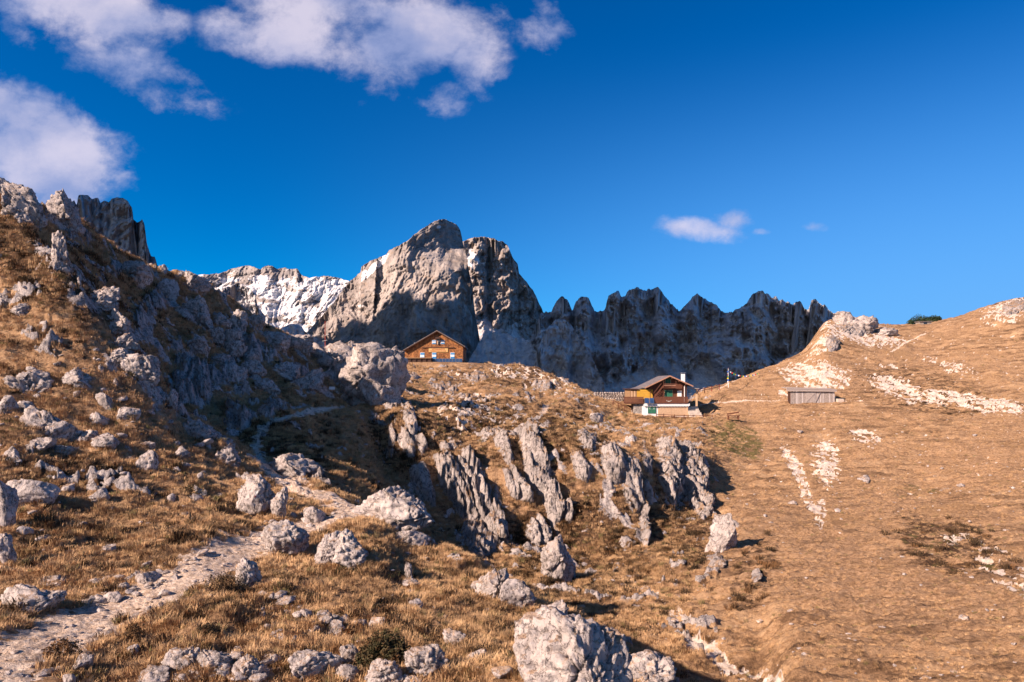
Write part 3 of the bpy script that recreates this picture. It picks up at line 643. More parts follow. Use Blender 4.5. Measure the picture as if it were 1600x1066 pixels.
BOULD = [
 # u, v base, width, height, label, kwargs
 (583,633,104,94,'massive pale limestone boulder beside the shingled lodge, the largest on the terrace',dict(depth=.8,rug=.16,cuts=34)),
 (528,602,104,66,'broad cracked limestone block joined to the left of the massive boulder',dict(depth=.9,rug=.18)),
 (590,637,62,52,'lower rounded block at the foot of the massive boulder with painted trail sign',dict(depth=.7,rug=.12)),
 (895,1105,188,146,'huge grey limestone boulder with mossy top at the bottom of the photo',dict(depth=.85,rug=.15)),
 (1012,1085,84,62,'low dark split rock leaning against the right of the huge bottom boulder',dict(rug=.2)),
 (968,1060,40,38,'narrow shaded rock between the huge boulder and its right neighbour',dict()),
 (775,940,62,48,'jagged rock above a round boulder at the edge of the foreground',dict(rug=.22)),
 (808,958,56,56,'round smooth boulder below the jagged rock at the terrace edge',dict(rug=.10)),
 (862,972,50,30,'pointed pinnacle rock just behind the huge bottom boulder',dict(rug=.22)),
 (750,925,28,16,'small white flat stone left of the jagged edge rocks',dict()),
 (606,826,142,66,'long flat topped limestone boulder overhanging below the gravel path',dict(depth=.7,rug=.13)),
 (645,856,52,30,'small block under the right end of the long flat boulder',dict()),
 (443,874,74,58,'knobbly grey boulder on the left below the path bend',dict(rug=.17)),
 (515,884,50,50,'left half of the split boulder below the sandy path bend',dict(rug=.18)),
 (548,890,52,58,'right half of the split boulder below the sandy path bend',dict(rug=.18)),
 (490,818,32,26,'small pale stone standing on the sandy path bend',dict()),
 (455,748,82,38,'wedge shaped pale rock beside the shaded path',dict(rug=.17)),
 (402,808,62,66,'pale leaning rock with red and white trail mark beside the path',dict(rug=.15)),
 (436,812,26,50,'dark slab leaning behind the rock with the trail mark',dict()),
 (384,925,38,52,'small dark blue grey crag in the grass under the path',dict(rug=.22)),
 (495,1075,80,60,'tall pale round boulder at the bottom left of centre',dict(rug=.14)),
 (541,1072,36,34,'cracked rock leaning on the pale round bottom boulder',dict()),
 (600,1075,60,44,'hollow grey rock under the dark juniper bush',dict(rug=.22)),
 (545,1038,30,30,'pale lump in the grass left of the dark juniper bush',dict()),
 (668,1056,72,46,'craggy two peaked rock right of the dark juniper bush',dict(rug=.22)),
 (640,1078,40,22,'low pale stone at the bottom edge below the two peaked rock',dict()),
 (745,1036,32,22,'small jagged stone on the grass near the huge bottom boulder',dict(rug=.2)),
 (710,1008,36,24,'knobbly small stone with a short shadow on open grass',dict(rug=.2)),
 (784,1062,34,20,'smooth white stone at the bottom left of the huge boulder',dict(rug=.06)),
 (643,922,30,16,'low white stone under the thin upright rock on the grass',dict()),
 (638,912,13,34,'thin upright white rock standing alone on the grass',dict(rug=.24)),
 (650,948,22,10,'tiny pale stone with a shadow below the thin upright rock',dict()),
 (560,983,26,14,'flat pale slab right above the dark juniper bush',dict()),
 (590,980,26,15,'second flat pale slab above the dark juniper bush',dict()),
 (522,998,36,26,'angular pale rock left of the two flat slabs',dict()),
 (508,980,24,18,'small grey stone behind the angular pale rock',dict()),
 (285,1050,56,38,'largest rock of the rubble heap at the bottom left',dict(rug=.15)),
 (336,1050,48,34,'grey cracked rock right of the largest in the rubble heap',dict(rug=.17)),
 (388,1070,44,42,'dark angular rock at the right end of the rubble heap',dict(rug=.18)),
 (240,1080,56,36,'pale slab at the bottom left end of the rubble heap',dict()),
 (208,1030,20,22,'upright white stone above the rubble heap',dict()),
 (128,1052,32,30,'grey stone beside a tuft below the gravel path',dict()),
 (108,1072,18,20,'pointed pale stone at the bottom edge beneath the gravel path',dict()),
 (232,912,38,20,'dark layered stone on the upper edge of the gravel path',dict(strata=1.5)),
 (178,942,28,18,'layered stone casting a shadow across the gravel path',dict(strata=1.5)),
 (45,958,96,42,'dark blocky ledge left above the gravel path',dict(rug=.16)),
 (82,920,50,20,'pale broken ledge above the dark blocky ledge',dict()),
 (156,785,30,22,'lone white stone in the grass of the left slope',dict()),
 (48,790,76,42,'dark smooth leaning slab at the left edge',dict(rug=.08)),
 (6,828,36,78,'tall pale rock cut by the left edge of the photo',dict(rug=.1)),
 (10,882,38,48,'round pale rock under the tall one at the left edge',dict(rug=.14)),
 (76,688,80,50,'wedge shaped pale rock with shaded right side on the left slope',dict(rug=.16)),
 (62,708,42,24,'blocky rock in front of the wedge shaped rock on the left slope',dict()),
 (98,716,42,20,'broken low rocks in front of the wedge shaped rock',dict(rug=.22)),
 (22,728,32,30,'rough pale rock at far left below the wedge shaped rock',dict(rug=.18)),
 (166,642,26,28,'round pale rock, upper one of three on the left slope',dict(rug=.1)),
 (154,668,32,24,'round knobbly rock, lower one of three on the left slope',dict()),
 (200,662,36,26,'pale rock right of the two round ones on the left slope',dict()),
 (140,694,28,22,'small leaning rock left of the long slab on the left slope',dict()),
 (164,702,42,24,'slanted slab with shaded end in the middle of the left slope',dict()),
 (230,738,28,34,'pointed rock with deep shadow lower on the left slope',dict(rug=.2)),
 (232,700,26,14,'small broken stone above the pointed rock with deep shadow',dict()),
 (48,624,74,44,'long knobbly outcrop near the left edge on the slope',dict(rug=.2)),
 (118,612,52,36,'craggy crest rock right of the long knobbly outcrop',dict(rug=.22)),
 (8,652,30,34,'shaded boulder at the left edge under the knobbly outcrop',dict()),
 (40,640,20,14,'small white stone under the long knobbly outcrop',dict()),
 (182,572,44,28,'bright crag with a red shrub on the rib of the left slope',dict(rug=.2)),
 (222,600,52,46,'bright broken crag stepping down the rib',dict(rug=.22)),
 (268,640,24,44,'upright pale rock at the edge of the shaded gully',dict(rug=.18)),
 (305,690,70,46,'pale crag at the lower end of the rib above the path',dict(rug=.22)),
 (282,716,34,26,'small pale crag under the lower end of the rib',dict(rug=.2)),
 (355,732,50,52,'pale knob overhanging the path at the end of the rib',dict(rug=.2)),
 (180,530,46,46,'sunlit rugged rock halfway up the rib',dict(rug=.22)),
 (162,492,48,44,'sunlit rugged rock with a deep notch higher on the rib',dict(rug=.22)),
 (196,552,40,30,'low sunlit rock under the rugged pair on the rib',dict(rug=.2)),
 (32,500,40,26,'pale rock in the streaky grass high on the left slope',dict()),
 (95,428,30,64,'tall sunlit pillar standing on the left rib',dict(depth=.9,rug=.2)),
 (36,345,66,56,'sunlit skyline crag near the top left corner of the hill',dict(rug=.2)),
 (96,352,58,50,'second skyline crag left of the dark fluted tower',dict(rug=.2)),
 (10,318,40,38,'dark skyline crag at the left edge',dict(rug=.2)),
 (205,440,60,30,'dark grey slab with sunlit rim on the shaded slope',dict()),
 (262,470,34,34,'grey shaded block under the skyline crag',dict()),
 (298,462,48,36,'sunlit brown crag on the skyline before the snow',dict(rug=.2)),
 (312,512,54,62,'large sunlit brown crag in the gap below the skyline',dict(rug=.2)),
 (345,518,40,40,'sunlit knob right of the large brown crag',dict(rug=.18)),
 (340,545,34,44,'narrow sunlit crag below the knob',dict(rug=.2)),
 (372,530,34,60,'leaning brown pinnacle on the ridge left of the mast',dict(rug=.2)),
 (366,556,44,58,'lower brown buttress under the leaning pinnacle',dict(rug=.2)),
 (398,512,40,28,'sunlit block on the ridge crest right of the pinnacle',dict(rug=.2)),
 (305,556,52,40,'shaded rounded boulder in the dark gully',dict(rug=.14)),
 (342,575,48,30,'grey shaded boulder beneath the sunlit buttress',dict(rug=.14)),
 (390,570,38,34,'half sunlit boulder on the dark slope',dict(rug=.14)),
 (430,548,44,30,'grassy topped sunlit crag on the ridge crest',dict(rug=.2)),
 (468,556,44,32,'crag on the ridge crest below the mast',dict(rug=.2)),
 (395,585,50,30,'shaded slab with pale top near the ridge foot',dict(rug=.16)),
 (440,600,48,34,'pale broken rock left of the broad cracked block',dict(rug=.22)),
 (478,612,50,36,'knobbly pale rocks below the broad cracked block',dict(rug=.24)),
 (420,620,40,28,'grey rock at the lower end of the shaded gully',dict(rug=.18)),
 (366,600,46,40,'dark rough rock in the middle of the shaded gully',dict(rug=.18)),
 (932,662,22,17,'single grey stone on the grass left of the brown chalet',dict()),
 (870,905,50,66,'tall pale block at the foot of the middle cliff rib',dict(depth=.7,rug=.15)),
 (886,912,28,52,'narrow block touching the tall pale block at the cliff foot',dict(rug=.12)),
 (1130,862,40,60,'lone upright pale boulder at the edge of the meadow',dict(depth=.8,rug=.10)),
 (1110,862,20,24,'small broken rock left of the lone upright boulder',dict()),
 (1350,755,20,12,'small grey stone lying in the middle of the meadow',dict()),
 (1345,520,56,24,'pale crag at the left end of the right skyline',dict(rug=.2)),
 (1318,510,36,22,'pale block at the very tip of the right skyline',dict(rug=.2)),
 (1385,525,36,14,'low pale rocks on the right skyline saddle',dict(rug=.22)),
]
BO = {}
for (u, v, a, h, lab, kw) in BOULD:
    f_ = .82 if (230 < u < 420 and 480 < v < 770) else 1.0
    BO[lab] = boulder(u, v, a*f_, h*f_*(.9 if f_ < 1 else 1), lab, **kw)

# cliff ribs and rough outcrops that grow out of the slope
def keep2(ky, nv, nu):
    k = np.zeros((nv, nu), bool); k[:-1, :-1] |= ky; k[1:, :-1] |= ky; k[:-1, 1:] |= ky; k[1:, 1:] |= ky; return k
def outcrop(label, ells, H, seed, mat=None, step=1.45, strike=.6, group=None, tilt=.35):
    ells = [(*e, 1.0) if len(e) == 5 else e for e in ells]
    us = [e[0] for e in ells]; R = max(max(e[2], e[3]) for e in ells)
    u0 = min(e[0]-max(e[2]*abs(math.cos(e[4])), e[3]*abs(math.sin(e[4]))) for e in ells)-8; u1 = max(e[0]+max(e[2]*abs(math.cos(e[4])), e[3]*abs(math.sin(e[4]))) for e in ells)+8
    v0 = min(e[1]-e[3] for e in ells)-6; v1 = max(e[1]+e[3] for e in ells)+6
    um = (u0+u1)/2; ya = min(ray_base(q, v1)[1] for q in (u0, um, u1)); yb = max(ray_base(q, v0)[1] for q in (u0, um, u1))
    nu = int((u1-u0)/step)+2; nv = int((v1-v0)/step*1.15)+2
    U, Yy = np.meshgrid(np.linspace(u0, u1, nu), np.exp(np.linspace(math.log(ya), math.log(yb), nv)))
    X = (U-800)/F*Yy; Z = ground(X, Yy); V = VH-F*base_z(U, Yy)/Yy
    m = np.zeros(U.shape)
    for (cu, cv_, ru, rv, rot, s) in ells:
        c, sn = math.cos(rot), math.sin(rot); a = ((U-cu)*c+(V-cv_)*sn)/ru; b = (-(U-cu)*sn+(V-cv_)*c)/rv
        r = np.hypot(a, b)
        m = np.maximum(m, s*(1-sstep(r, .25, 1.05))*(.75+tilt*np.clip(a, -1, 1)))
    c = X+strike*Yy+.8*fbm2(X*.2, Yy*.2, 2, seed)
    al = Yy*.8-X*.3
    al = al*1.5
    fin = bil2(c*.75, al*.07, 5, seed+2, .62); ch = sstep(np.abs(pn2(c*.34, al*.045, seed+4)), 0, .11)
    blk = fbm2(c*.3, al*.25, 4, seed+6, .6); tiny = bil2(c*2.0, al*.45, 4, seed+8, .65)
    g = m*1.08+.24*blk+.34*(fin-.3)-.26*(1-ch)
    body = sstep(g, .26, .80)
    off = H*.44*body*(.40+.6*m)+body*(.5+.14*H)*(.95*(fin-.3)-.60*(1-ch)+.55*(tiny-.3))-.40*(1-sstep(g, .18, .34))-.05
    d = np.array([.22, -.82, .52])
    Pm = np.stack([X+off*d[0], Yy+off*d[1], Z+off*d[2]], -1)
    edge = (np.minimum(np.minimum(np.arange(nu), nu-1-np.arange(nu))[None], np.minimum(np.arange(nv), nv-1-np.arange(nv))[:, None]) < 1)
    Pm[..., 2] -= np.where(edge, .6, 0)
    # keep only the cells that stand out of the turf
    keep = off > -.12; ky = keep[:-1, :-1] | keep[1:, :-1] | keep[:-1, 1:] | keep[1:, 1:]
    idx = np.arange(nu*nv).reshape(nv, nu)
    lab = np.where(keep2(ky, nv, nu), idx, -1)
    for _ in range(4000):      # spread labels to find the separate pieces
        n_ = lab.copy()
        for a, b in (((slice(1, None), slice(None)), (slice(None, -1), slice(None))), ((slice(None, -1), slice(None)), (slice(1, None), slice(None))), ((slice(None), slice(1, None)), (slice(None), slice(None, -1))), ((slice(None), slice(None, -1)), (slice(None), slice(1, None)))):
            n_[a] = np.where(lab[a] >= 0, np.maximum(n_[a], lab[b]), -1)
        if (n_ == lab).all(): break
        lab = n_
    ids, cnt = np.unique(lab[lab >= 0], return_counts=True); order = np.argsort(-cnt)
    for r_, k in enumerate(order[:4]):
        if r_ and cnt[k] < max(140, cnt[order[0]]*.04): break
        kk = ky & (lab[:-1, :-1] == ids[k])
        q = np.stack([idx[:-1, :-1][kk], idx[:-1, 1:][kk], idx[1:, 1:][kk], idx[1:, :-1][kk]], -1)
        if len(q) < 30: continue
        used = np.unique(q); rem = np.zeros(nu*nv, int); rem[used] = np.arange(len(used))
        o = link('rock_outcrop', raw_mesh(bpy.data.meshes.new('rock_outcrop'), Pm.reshape(-1, 3)[used], rem[q]), mat or M['limestone_far'])
        tag(o, (label if r_ == 0 else ('largest', 'middle', 'smallest')[r_-1]+' fragment of '+' '.join(label.split()[:13])), 'outcrop', group)
outcrop('broad cliff rib with deep grooves, the largest on the opposite slope', [(735,770,48,88,-.32),(705,745,30,60,-.30),(775,830,28,55,-.2)], 4.0, 201, tilt=-.15)
outcrop('shaded foot of the broad cliff rib dropping into the gully', [(745,850,52,42,.2)], 2.2, 202)
outcrop('thin stepped rib of pale rock left of the broad cliff rib', [(660,755,22,60,-.42),(640,700,14,42,-.3)], 1.1, 203, tilt=0)
outcrop('long slanting cliff rib in the middle of the opposite slope', [(835,720,26,72,-.34),(862,780,22,52,-.30),(812,760,18,50,-.35)], 2.6, 204)
outcrop('low broken rib under the long slanting cliff rib', [(840,830,30,38,-.3),(885,800,10,26,-.3)], 1.8, 205)
outcrop('narrow cliff rib tapering to a thin tail towards the bottom', [(955,730,24,52,-.22),(985,760,22,60,-.18),(1004,825,11,52,-.08)], 2.5, 206)
outcrop('wide rugged cliff right of the narrow ribs, nearest to the chalet', [(1045,735,26,66,-.12),(1080,750,30,64,-.22),(1095,790,18,44,-.1)], 3.0, 207)
outcrop('dark topped small crag above the long slanting rib', [(825,682,12,24,-.1)], 1.6, 208)
outcrop('scattered pale rock steps high on the left of the cliffs', [(640,660,14,34,-.2),(655,690,18,22,0),(612,690,9,30,0)], 1.5, 209)
outcrop('speckled rocks on the terrace below the shingled lodge', [(690,605,40,12,0),(640,590,24,10,0),(745,590,30,8,0)], 1.1, 210)
outcrop('rocky rim of the terrace near the stone wall', [(845,600,24,10,.2),(905,618,24,8,.1)], 1.3, 211)
outcrop('band of pale rock steps on the turf between lodge and cliffs', [(720,625,50,8,0),(580,665,34,8,0),(600,640,30,8,0)], .9, 212)
outcrop('rough dark rock face in the shaded left gully', [(300,600,46,56,-.7),(370,650,32,36,-.7)], 1.9, 213)
outcrop('rough shaded rock face high in the left gully', [(235,490,46,28,-.7),(180,430,40,20,-.6)], 1.7, 214)
outcrop('grey rock field along the far side of the shaded gully', [(420,640,44,22,-.4),(350,590,40,26,-.6)], 1.6, 215)
outcrop('crest of sunlit rocks from the left rib up to the skyline', [(60,330,46,20,.4),(130,372,36,12,.4)], 1.0, 216)
outcrop('rocky backbone under the leaning pinnacle on the ridge', [(400,545,60,22,.4),(460,580,40,20,.3)], 2.0, 217)
outcrop('pale eroded rock edge where the right skyline begins', [(1330,512,36,14,.2),(1300,535,16,16,.8)], 1.6, 218)
outcrop('crumbling white rocks on the far right skyline', [(1582,482,30,14,-.3)], 1.2, 219)
outcrop('grey slabs between the broad rib and the long slanting rib', [(785,700,16,44,-.4),(800,760,12,40,-.35)], 1.3, 221)
outcrop('pale steps between the slanting rib and the narrow rib', [(905,740,18,44,-.3),(915,700,20,24,-.2)], 1.2, 222)
outcrop('thin rock fins right of the narrow rib', [(1010,720,10,34,-.2),(1012,770,8,30,-.2)], 1.1, 223)
outcrop('low slabs at the top edge of the cliffs', [(700,690,26,16,-.2),(760,672,20,12,0)], 1.0, 224)
outcrop('low grooved rocks in the grass under the lone upright boulder', [(1120,880,16,20,0),(1180,900,10,14,0)], .8, 220)

# ------------------------------------------------------------------ loose stones
STV = []
for k in range(10):
    rs = random.Random(k); me = rock_mesh('stone', 900+k, (1, rs.uniform(.7, 1.1), rs.uniform(.5, .8)), 3, rug=.16, cuts=15); me.materials.append(M['limestone_near']); STV.append(me)
STF = []
for k in range(6):
    rs = random.Random(k+50); me = rock_mesh('stone', 950+k, (1, rs.uniform(.7, 1.1), rs.uniform(.5, .8)), 2, rug=.16, cuts=12); me.materials.append(M['limestone']); STF.append(me)
rs = random.Random(5)
def in_poly(p, poly):
    x, y = p; c = False
    for (a, b), (d, e) in zip(poly, poly[1:]+poly[:1]):
        if (b > y) != (e > y) and x < (d-a)*(y-b)/(e-b)+a: c = not c
    return c
def scatter_px(poly, n, tries=20000):
    us = [p[0] for p in poly]; vs = [p[1] for p in poly]; out = []
    while len(out) < n:
        p = (rs.uniform(min(us), max(us)), rs.uniform(min(vs), max(vs)))
        if in_poly(p, poly): out.append(p)
    return out
def stones(poly, n, smin, smax, label, group):
    for (u, v) in scatter_px(poly, n):
        x, y, z = ray(u, v); px = smin+(smax-smin)*rs.random()**2.2; s_ = px/F*y
        o = link('stone', rs.choice(STV if y < 32 else STF), loc=(x, y, z+s_*.12)); o.scale = (s_, s_, s_*rs.uniform(.7, 1.15)); o.rotation_euler = (rs.uniform(-.3, .3), rs.uniform(-.3, .3), rs.uniform(0, 6.3))
        tag(o, label, 'stone', group)
stones([(215,1066),(250,1020),(300,1012),(400,1022),(470,1050),(470,1066)], 95, 10, 30, 'pale angular stone lying in the rubble heap at the bottom left', 'stones of the rubble heap')
stones([(405,985),(400,930),(440,925),(480,950),(540,965),(530,1000),(450,1010)], 34, 9, 26, 'pale stone scattered in the grass left of the juniper bush', 'stones left of the juniper bush')
stones([(120,925),(200,890),(330,850),(340,875),(230,930),(140,950)], 40, 8, 20, 'pale angular stone on the upper edge of the gravel path', 'stones on the upper path edge')
stones([(180,975),(260,935),(300,905),(330,930),(300,960),(220,985)], 22, 6, 15, 'small stone on the lower edge of the gravel path', 'stones on the lower path edge')
stones([(560,930),(700,905),(790,960),(800,1060),(700,1066),(640,990)], 22, 5, 14, 'small pale stone in the open grass of the foreground', 'stones in the open foreground grass')
stones([(0,560),(160,540),(330,700),(350,830),(150,870),(0,880)], 60, 6, 20, 'small pale stone in the tussocks of the left slope', 'stones on the left slope')
stones([(430,770),(530,765),(545,800),(480,835),(400,850),(360,840)], 16, 6, 16, 'loose stone on the trodden bend of the path', 'stones on the path bend')
stones([(620,860),(720,850),(760,880),(640,885)], 8, 6, 14, 'pale stone in the shade under the terrace edge', 'stones under the terrace edge')
stones([(1200,660),(1600,660),(1600,1066),(1260,1066),(1180,900)], 26, 4, 8, 'tiny white stone dotted on the dry meadow', 'stones on the meadow')
# countless chips and gravel, one object
def chips(name, samples, meshes, mat, label, cat):
    Vs, Fs, off = [], [], 0
    for (x, y, z, s_) in samples:
        me = meshes[rs.randrange(len(meshes))]; V, Fc = me
        a = rs.uniform(0, 6.3); c, sn = math.cos(a), math.sin(a)
        Rm = np.array([[c, -sn, 0], [sn, c, 0], [0, 0, rs.uniform(.6, 1.1)]])
        Vs.append(V@Rm.T*s_+np.array([x, y, z])); Fs.append(Fc+off); off += len(V)
    o = link(name, raw_mesh(bpy.data.meshes.new(name), np.concatenate(Vs), np.concatenate(Fs), smooth=False), mat)
    tag(o, label, cat, kind='stuff'); return o
chipm = [rock_shape(700+k, (1, .9, .6), 1, cuts=6, rug=.1) for k in range(8)]
gsel = (uc > -60) & (uc < 1660)
ju = np.nonzero(gsel)[0]; R_, C_ = Xg.shape
rng_ = np.random.RandomState(3)
def pick(n, wfun, ymin=12, ymax=130):
    i = rng_.randint(6, R_-40, n); j = ju[rng_.randint(0, len(ju), n)]
    ok = (Yg[i, j] > ymin) & (Yg[i, j] < ymax) & (rng_.rand(n) < wfun(i, j))
    i, j = i[ok], j[ok]; x = Xg[i, j]+rng_.randn(len(i))*.04; y = Yg[i, j]+rng_.randn(len(i))*.05
    return x, y, Zg[i, j], i, j
x, y, z, i, j = pick(34000, lambda i, j: np.clip(pth[i, j]*.95+.075+scr_[i, j]*.35+.34*(sstep(fbm2(Xg[i, j]*.25, Yg[i, j]*.25, 3, 320), .25, .5))*(Yg[i, j] < 40), 0, 1), 12, 80)
sz = np.clip(rng_.gamma(1.9, .052, len(x)), .04, .42)*(.6+y/42)
sz = np.where(pth[i, j] > .5, sz*.85, sz)
chips('gravel', list(zip(x, y, z-.0*sz, sz)), chipm, M['limestone_near'], 'loose limestone chips and gravel over the path and turf', 'gravel')
x, y, z, i, j = pick(14000, lambda i, j: np.clip(rk[i, j]*.3+scr_[i, j]*.6+hth_[i, j]*.1*(Xg[i, j] < 25), 0, 1), 45, 180)
sz = np.clip(rng_.gamma(2.0, .11, len(x)), .12, .8)
chips('scree', list(zip(x, y, z, sz)), chipm, M['limestone'], 'loose pale blocks scattered over the far slopes', 'scree')

# ------------------------------------------------------------------ dry grass, heath
def leafmat(name, colf):
    m, t, b = new_mat(name, .8, .15); P = obj_pos(t)
    t.put(b.inputs['Base Color'], colf(t, P)); return m
def tuftcol(t, P):
    g = t.mix(1.0, grass_colour(t, P), (1.28, 1.31, 1.24), 'MULTIPLY'); oi = t.new('ShaderNodeObjectInfo').node.outputs['Random']
    g = t.mix(t.rng(oi, .0, 1.0, 0, .35, False), g, (.62, .42, .24)); g = t.mix(t.math('MULTIPLY', t.rng(oi, .84, .90), .7), g, (.24, .14, .07)); return t.mix(t.math('MULTIPLY', t.rng(oi, .92, .97), .8), g, (.17, .16, .06))
M['dry_grass'] = leafmat('dry_grass', tuftcol)
M['heath'] = leafmat('heath', lambda t, P: t.ramp(t.math('ADD', t.math('MULTIPLY', t.noise(P, 7, 4, .6), .6), t.math('MULTIPLY', t.new('ShaderNodeObjectInfo').node.outputs['Random'], .4)), [(.3, (.035, .026, .016)), (.5, (.085, .052, .028)), (.7, (.19, .10, .045))]))
def tuft_mesh(name, nb, h, spread, wd, seed, curl=.5):
    r = random.Random(seed); V, Fc = [], []; curl = curl*1.9
    for k in range(nb):
        a = r.uniform(0, 6.283); rad = spread*math.sqrt(r.random())*.6; bx, by = rad*math.cos(a), rad*math.sin(a)
        L = h*r.uniform(.55, 1.1); lean = r.uniform(.1, curl)*L; a2 = a+r.uniform(-.8, .8); px, py = -math.sin(a2)*wd, math.cos(a2)*wd
        m1 = (bx+math.cos(a2)*lean*.35, by+math.sin(a2)*lean*.35, L*.6); tip = (bx+math.cos(a2)*lean, by+math.sin(a2)*lean, L*r.uniform(.75, 1.0))
        n = len(V); V += [(bx-px, by-py, -.05), (bx+px, by+py, -.05), (m1[0]-px*.8, m1[1]-py*.8, m1[2]), (m1[0]+px*.8, m1[1]+py*.8, m1[2]), tip]
        Fc += [(n, n+1, n+3), (n, n+3, n+2), (n+2, n+3, n+4)]
    return raw_mesh(bpy.data.meshes.new(name), np.array(V), np.array(Fc))
def scatter_nodes(o, col):
    ng = bpy.data.node_groups.new(o.name+'_scatter', 'GeometryNodeTree')
    ng.interface.new_socket('Geometry', in_out='INPUT', socket_type='NodeSocketGeometry'); ng.interface.new_socket('Geometry', in_out='OUTPUT', socket_type='NodeSocketGeometry')
    N = ng.nodes; L = ng.links; gi = N.new('NodeGroupInput'); go = N.new('NodeGroupOutput')
    iop = N.new('GeometryNodeInstanceOnPoints'); ci = N.new('GeometryNodeCollectionInfo'); ci.inputs[0].default_value = col
    ci.inputs['Separate Children'].default_value = True; ci.inputs['Reset Children'].default_value = True
    iop.inputs['Pick Instance'].default_value = True
    L.new(gi.outputs[0], iop.inputs['Points']); L.new(ci.outputs[0], iop.inputs['Instance'])
    for nm, sk, ty in (('rot', 'Rotation', 'FLOAT_VECTOR'), ('scl', 'Scale', 'FLOAT_VECTOR')):
        a = N.new('GeometryNodeInputNamedAttribute'); a.data_type = ty; a.inputs[0].default_value = nm; L.new(a.outputs[0], iop.inputs[sk])
    L.new(iop.outputs[0], go.inputs[0])
    md = o.modifiers.new('scatter', 'NODES'); md.node_group = ng
def scatter(name, x, y, z, s, col, label, cat):
    me = bpy.data.meshes.new(name); n = len(x); me.vertices.add(n); me.vertices.foreach_set('co', np.stack([x, y, z], -1).astype(np.float32).ravel())
    r = me.attributes.new('rot', 'FLOAT_VECTOR', 'POINT'); rv = np.zeros((n, 3), np.float32); rv[:, 2] = rng_.rand(n)*6.28; rv[:, 0] = rng_.randn(n)*.15; rv[:, 1] = rng_.randn(n)*.15; r.data.foreach_set('vector', rv.ravel())
    q = me.attributes.new('scl', 'FLOAT_VECTOR', 'POINT'); sv = np.stack([s, s, s*(.7+.6*rng_.rand(n))], -1).astype(np.float32); q.data.foreach_set('vector', sv.ravel())
    o = link(name, me); scatter_nodes(o, col); tag(o, label, cat, kind='stuff'); return o
def tcol(name, mats, spec):
    c = bpy.data.collections.new(name)
    for k, a in enumerate(spec):
        o = bpy.data.objects.new('tuft', tuft_mesh('tuft', *a, seed=k+3)); o.data.materials.append(mats); c.objects.link(o)
    return c
gcol = tcol('grass_tufts', M['dry_grass'], [(50, .15, .36, .007), (44, .11, .44, .008), (44, .24, .24, .006), (40, .09, .48, .009)])
hcol = tcol('heath_tufts', M['heath'], [(60, .20, .42, .012), (52, .26, .36, .011), (64, .16, .5, .013)])
clump = lambda i, j: sstep(fbm2(Xg[i, j]*.7, Yg[i, j]*1.0, 3, 300), -.35, .35)
bare = lambda i, j: np.clip(1-1.6*rk[i, j]-2.2*pth[i, j]-1.5*scr_[i, j], 0, 1)
x, y, z, i, j = pick(210000, lambda i, j: bare(i, j)*(.25+.75*clump(i, j))*np.where(Xg[i, j]/Yg[i, j] > .27, .55, 1), 11.5, 150)
rt = sstep(x/y, .22, .36)
s = (.55+.55*rng_.rand(len(x)))*(.8+y/80)*(1-.5*rt)
scatter('dry_grass', x, y, z, s, gcol, 'dry golden autumn grass covering the slopes', 'grass')
hw_ = lambda i, j: bare(i, j)*np.clip(hth_[i, j]*1.3-.22, 0, 1)*sstep(fbm2(Xg[i, j]*.45, Yg[i, j]*.7, 4, 310), .05, .42)
x, y, z, i, j = pick(110000, hw_, 12, 120)
s = (.6+.7*rng_.rand(len(x)))*(.7+y/90)
scatter('heath', x, y, z, s, hcol, 'dark brown heath clumps growing among the rocks', 'heath')

# ------------------------------------------------------------------ bushes and trees
def leaf_cloud(n, dims, leaf, seed, shell=.55, flat=.0):
    """many small leaf faces spread through a lumpy crown; dims are half extents"""
    r = np.random.RandomState(seed); V = []; 
    p = r.randn(n*2, 3); p /= np.linalg.norm(p, axis=1)[:, None]; rad = r.rand(n*2)**(1-shell); p = p*rad[:, None]
    p = p[(p[:, 2] > -.25)][:n]; lump = 1+.35*pn3(p*2.2, seed); p = p*lump[:, None]
    g = pn3(p*3.1+5, seed+4) > -.22; p = p[g]*np.array(dims); k = len(p)
    a = r.randn(k, 3); a /= np.linalg.norm(a, axis=1)[:, None]; b = np.cross(a, r.randn(k, 3)); b /= np.linalg.norm(b, axis=1)[:, None]
    s_ = leaf*(.6+.8*r.rand(k))[:, None]
    Vv = np.stack([p-a*s_, p+b*s_*.45, p+a*s_, p-b*s_*.45], 1).reshape(-1, 3); Q = np.arange(len(Vv)).reshape(-1, 4); return Vv, Q
m, t, b = new_mat('juniper_leaf', .7, .2); P = obj_pos(t)
t.put(b.inputs['Base Color'], t.ramp(t.noise(P, 6, 4, .6), [(.35, (.030, .034, .014)), (.52, (.075, .055, .024)), (.68, (.15, .075, .035))])); M['juniper'] = m
m, t, b = new_mat('red_shrub_leaf', .7, .2); P = obj_pos(t)
t.put(b.inputs['Base Color'], t.ramp(t.noise(P, 6, 4, .6), [(.35, (.09, .035, .02)), (.6, (.26, .10, .05))])); M['redshrub'] = m
m, t, b = new_mat('pine_leaf', .7, .2); P = obj_pos(t)
t.put(b.inputs['Base Color'], t.ramp(t.noise(P, .8, 4, .6), [(.35, (.015, .028, .014)), (.6, (.045, .07, .03))])); M['pine'] = m
m, t, b = new_mat('bark', .9, .1); P = obj_pos(t)
t.put(b.inputs['Base Color'], t.mix(t.noise(P, 6, 4), (.05, .035, .025), (.14, .10, .07))); M['bark'] = m
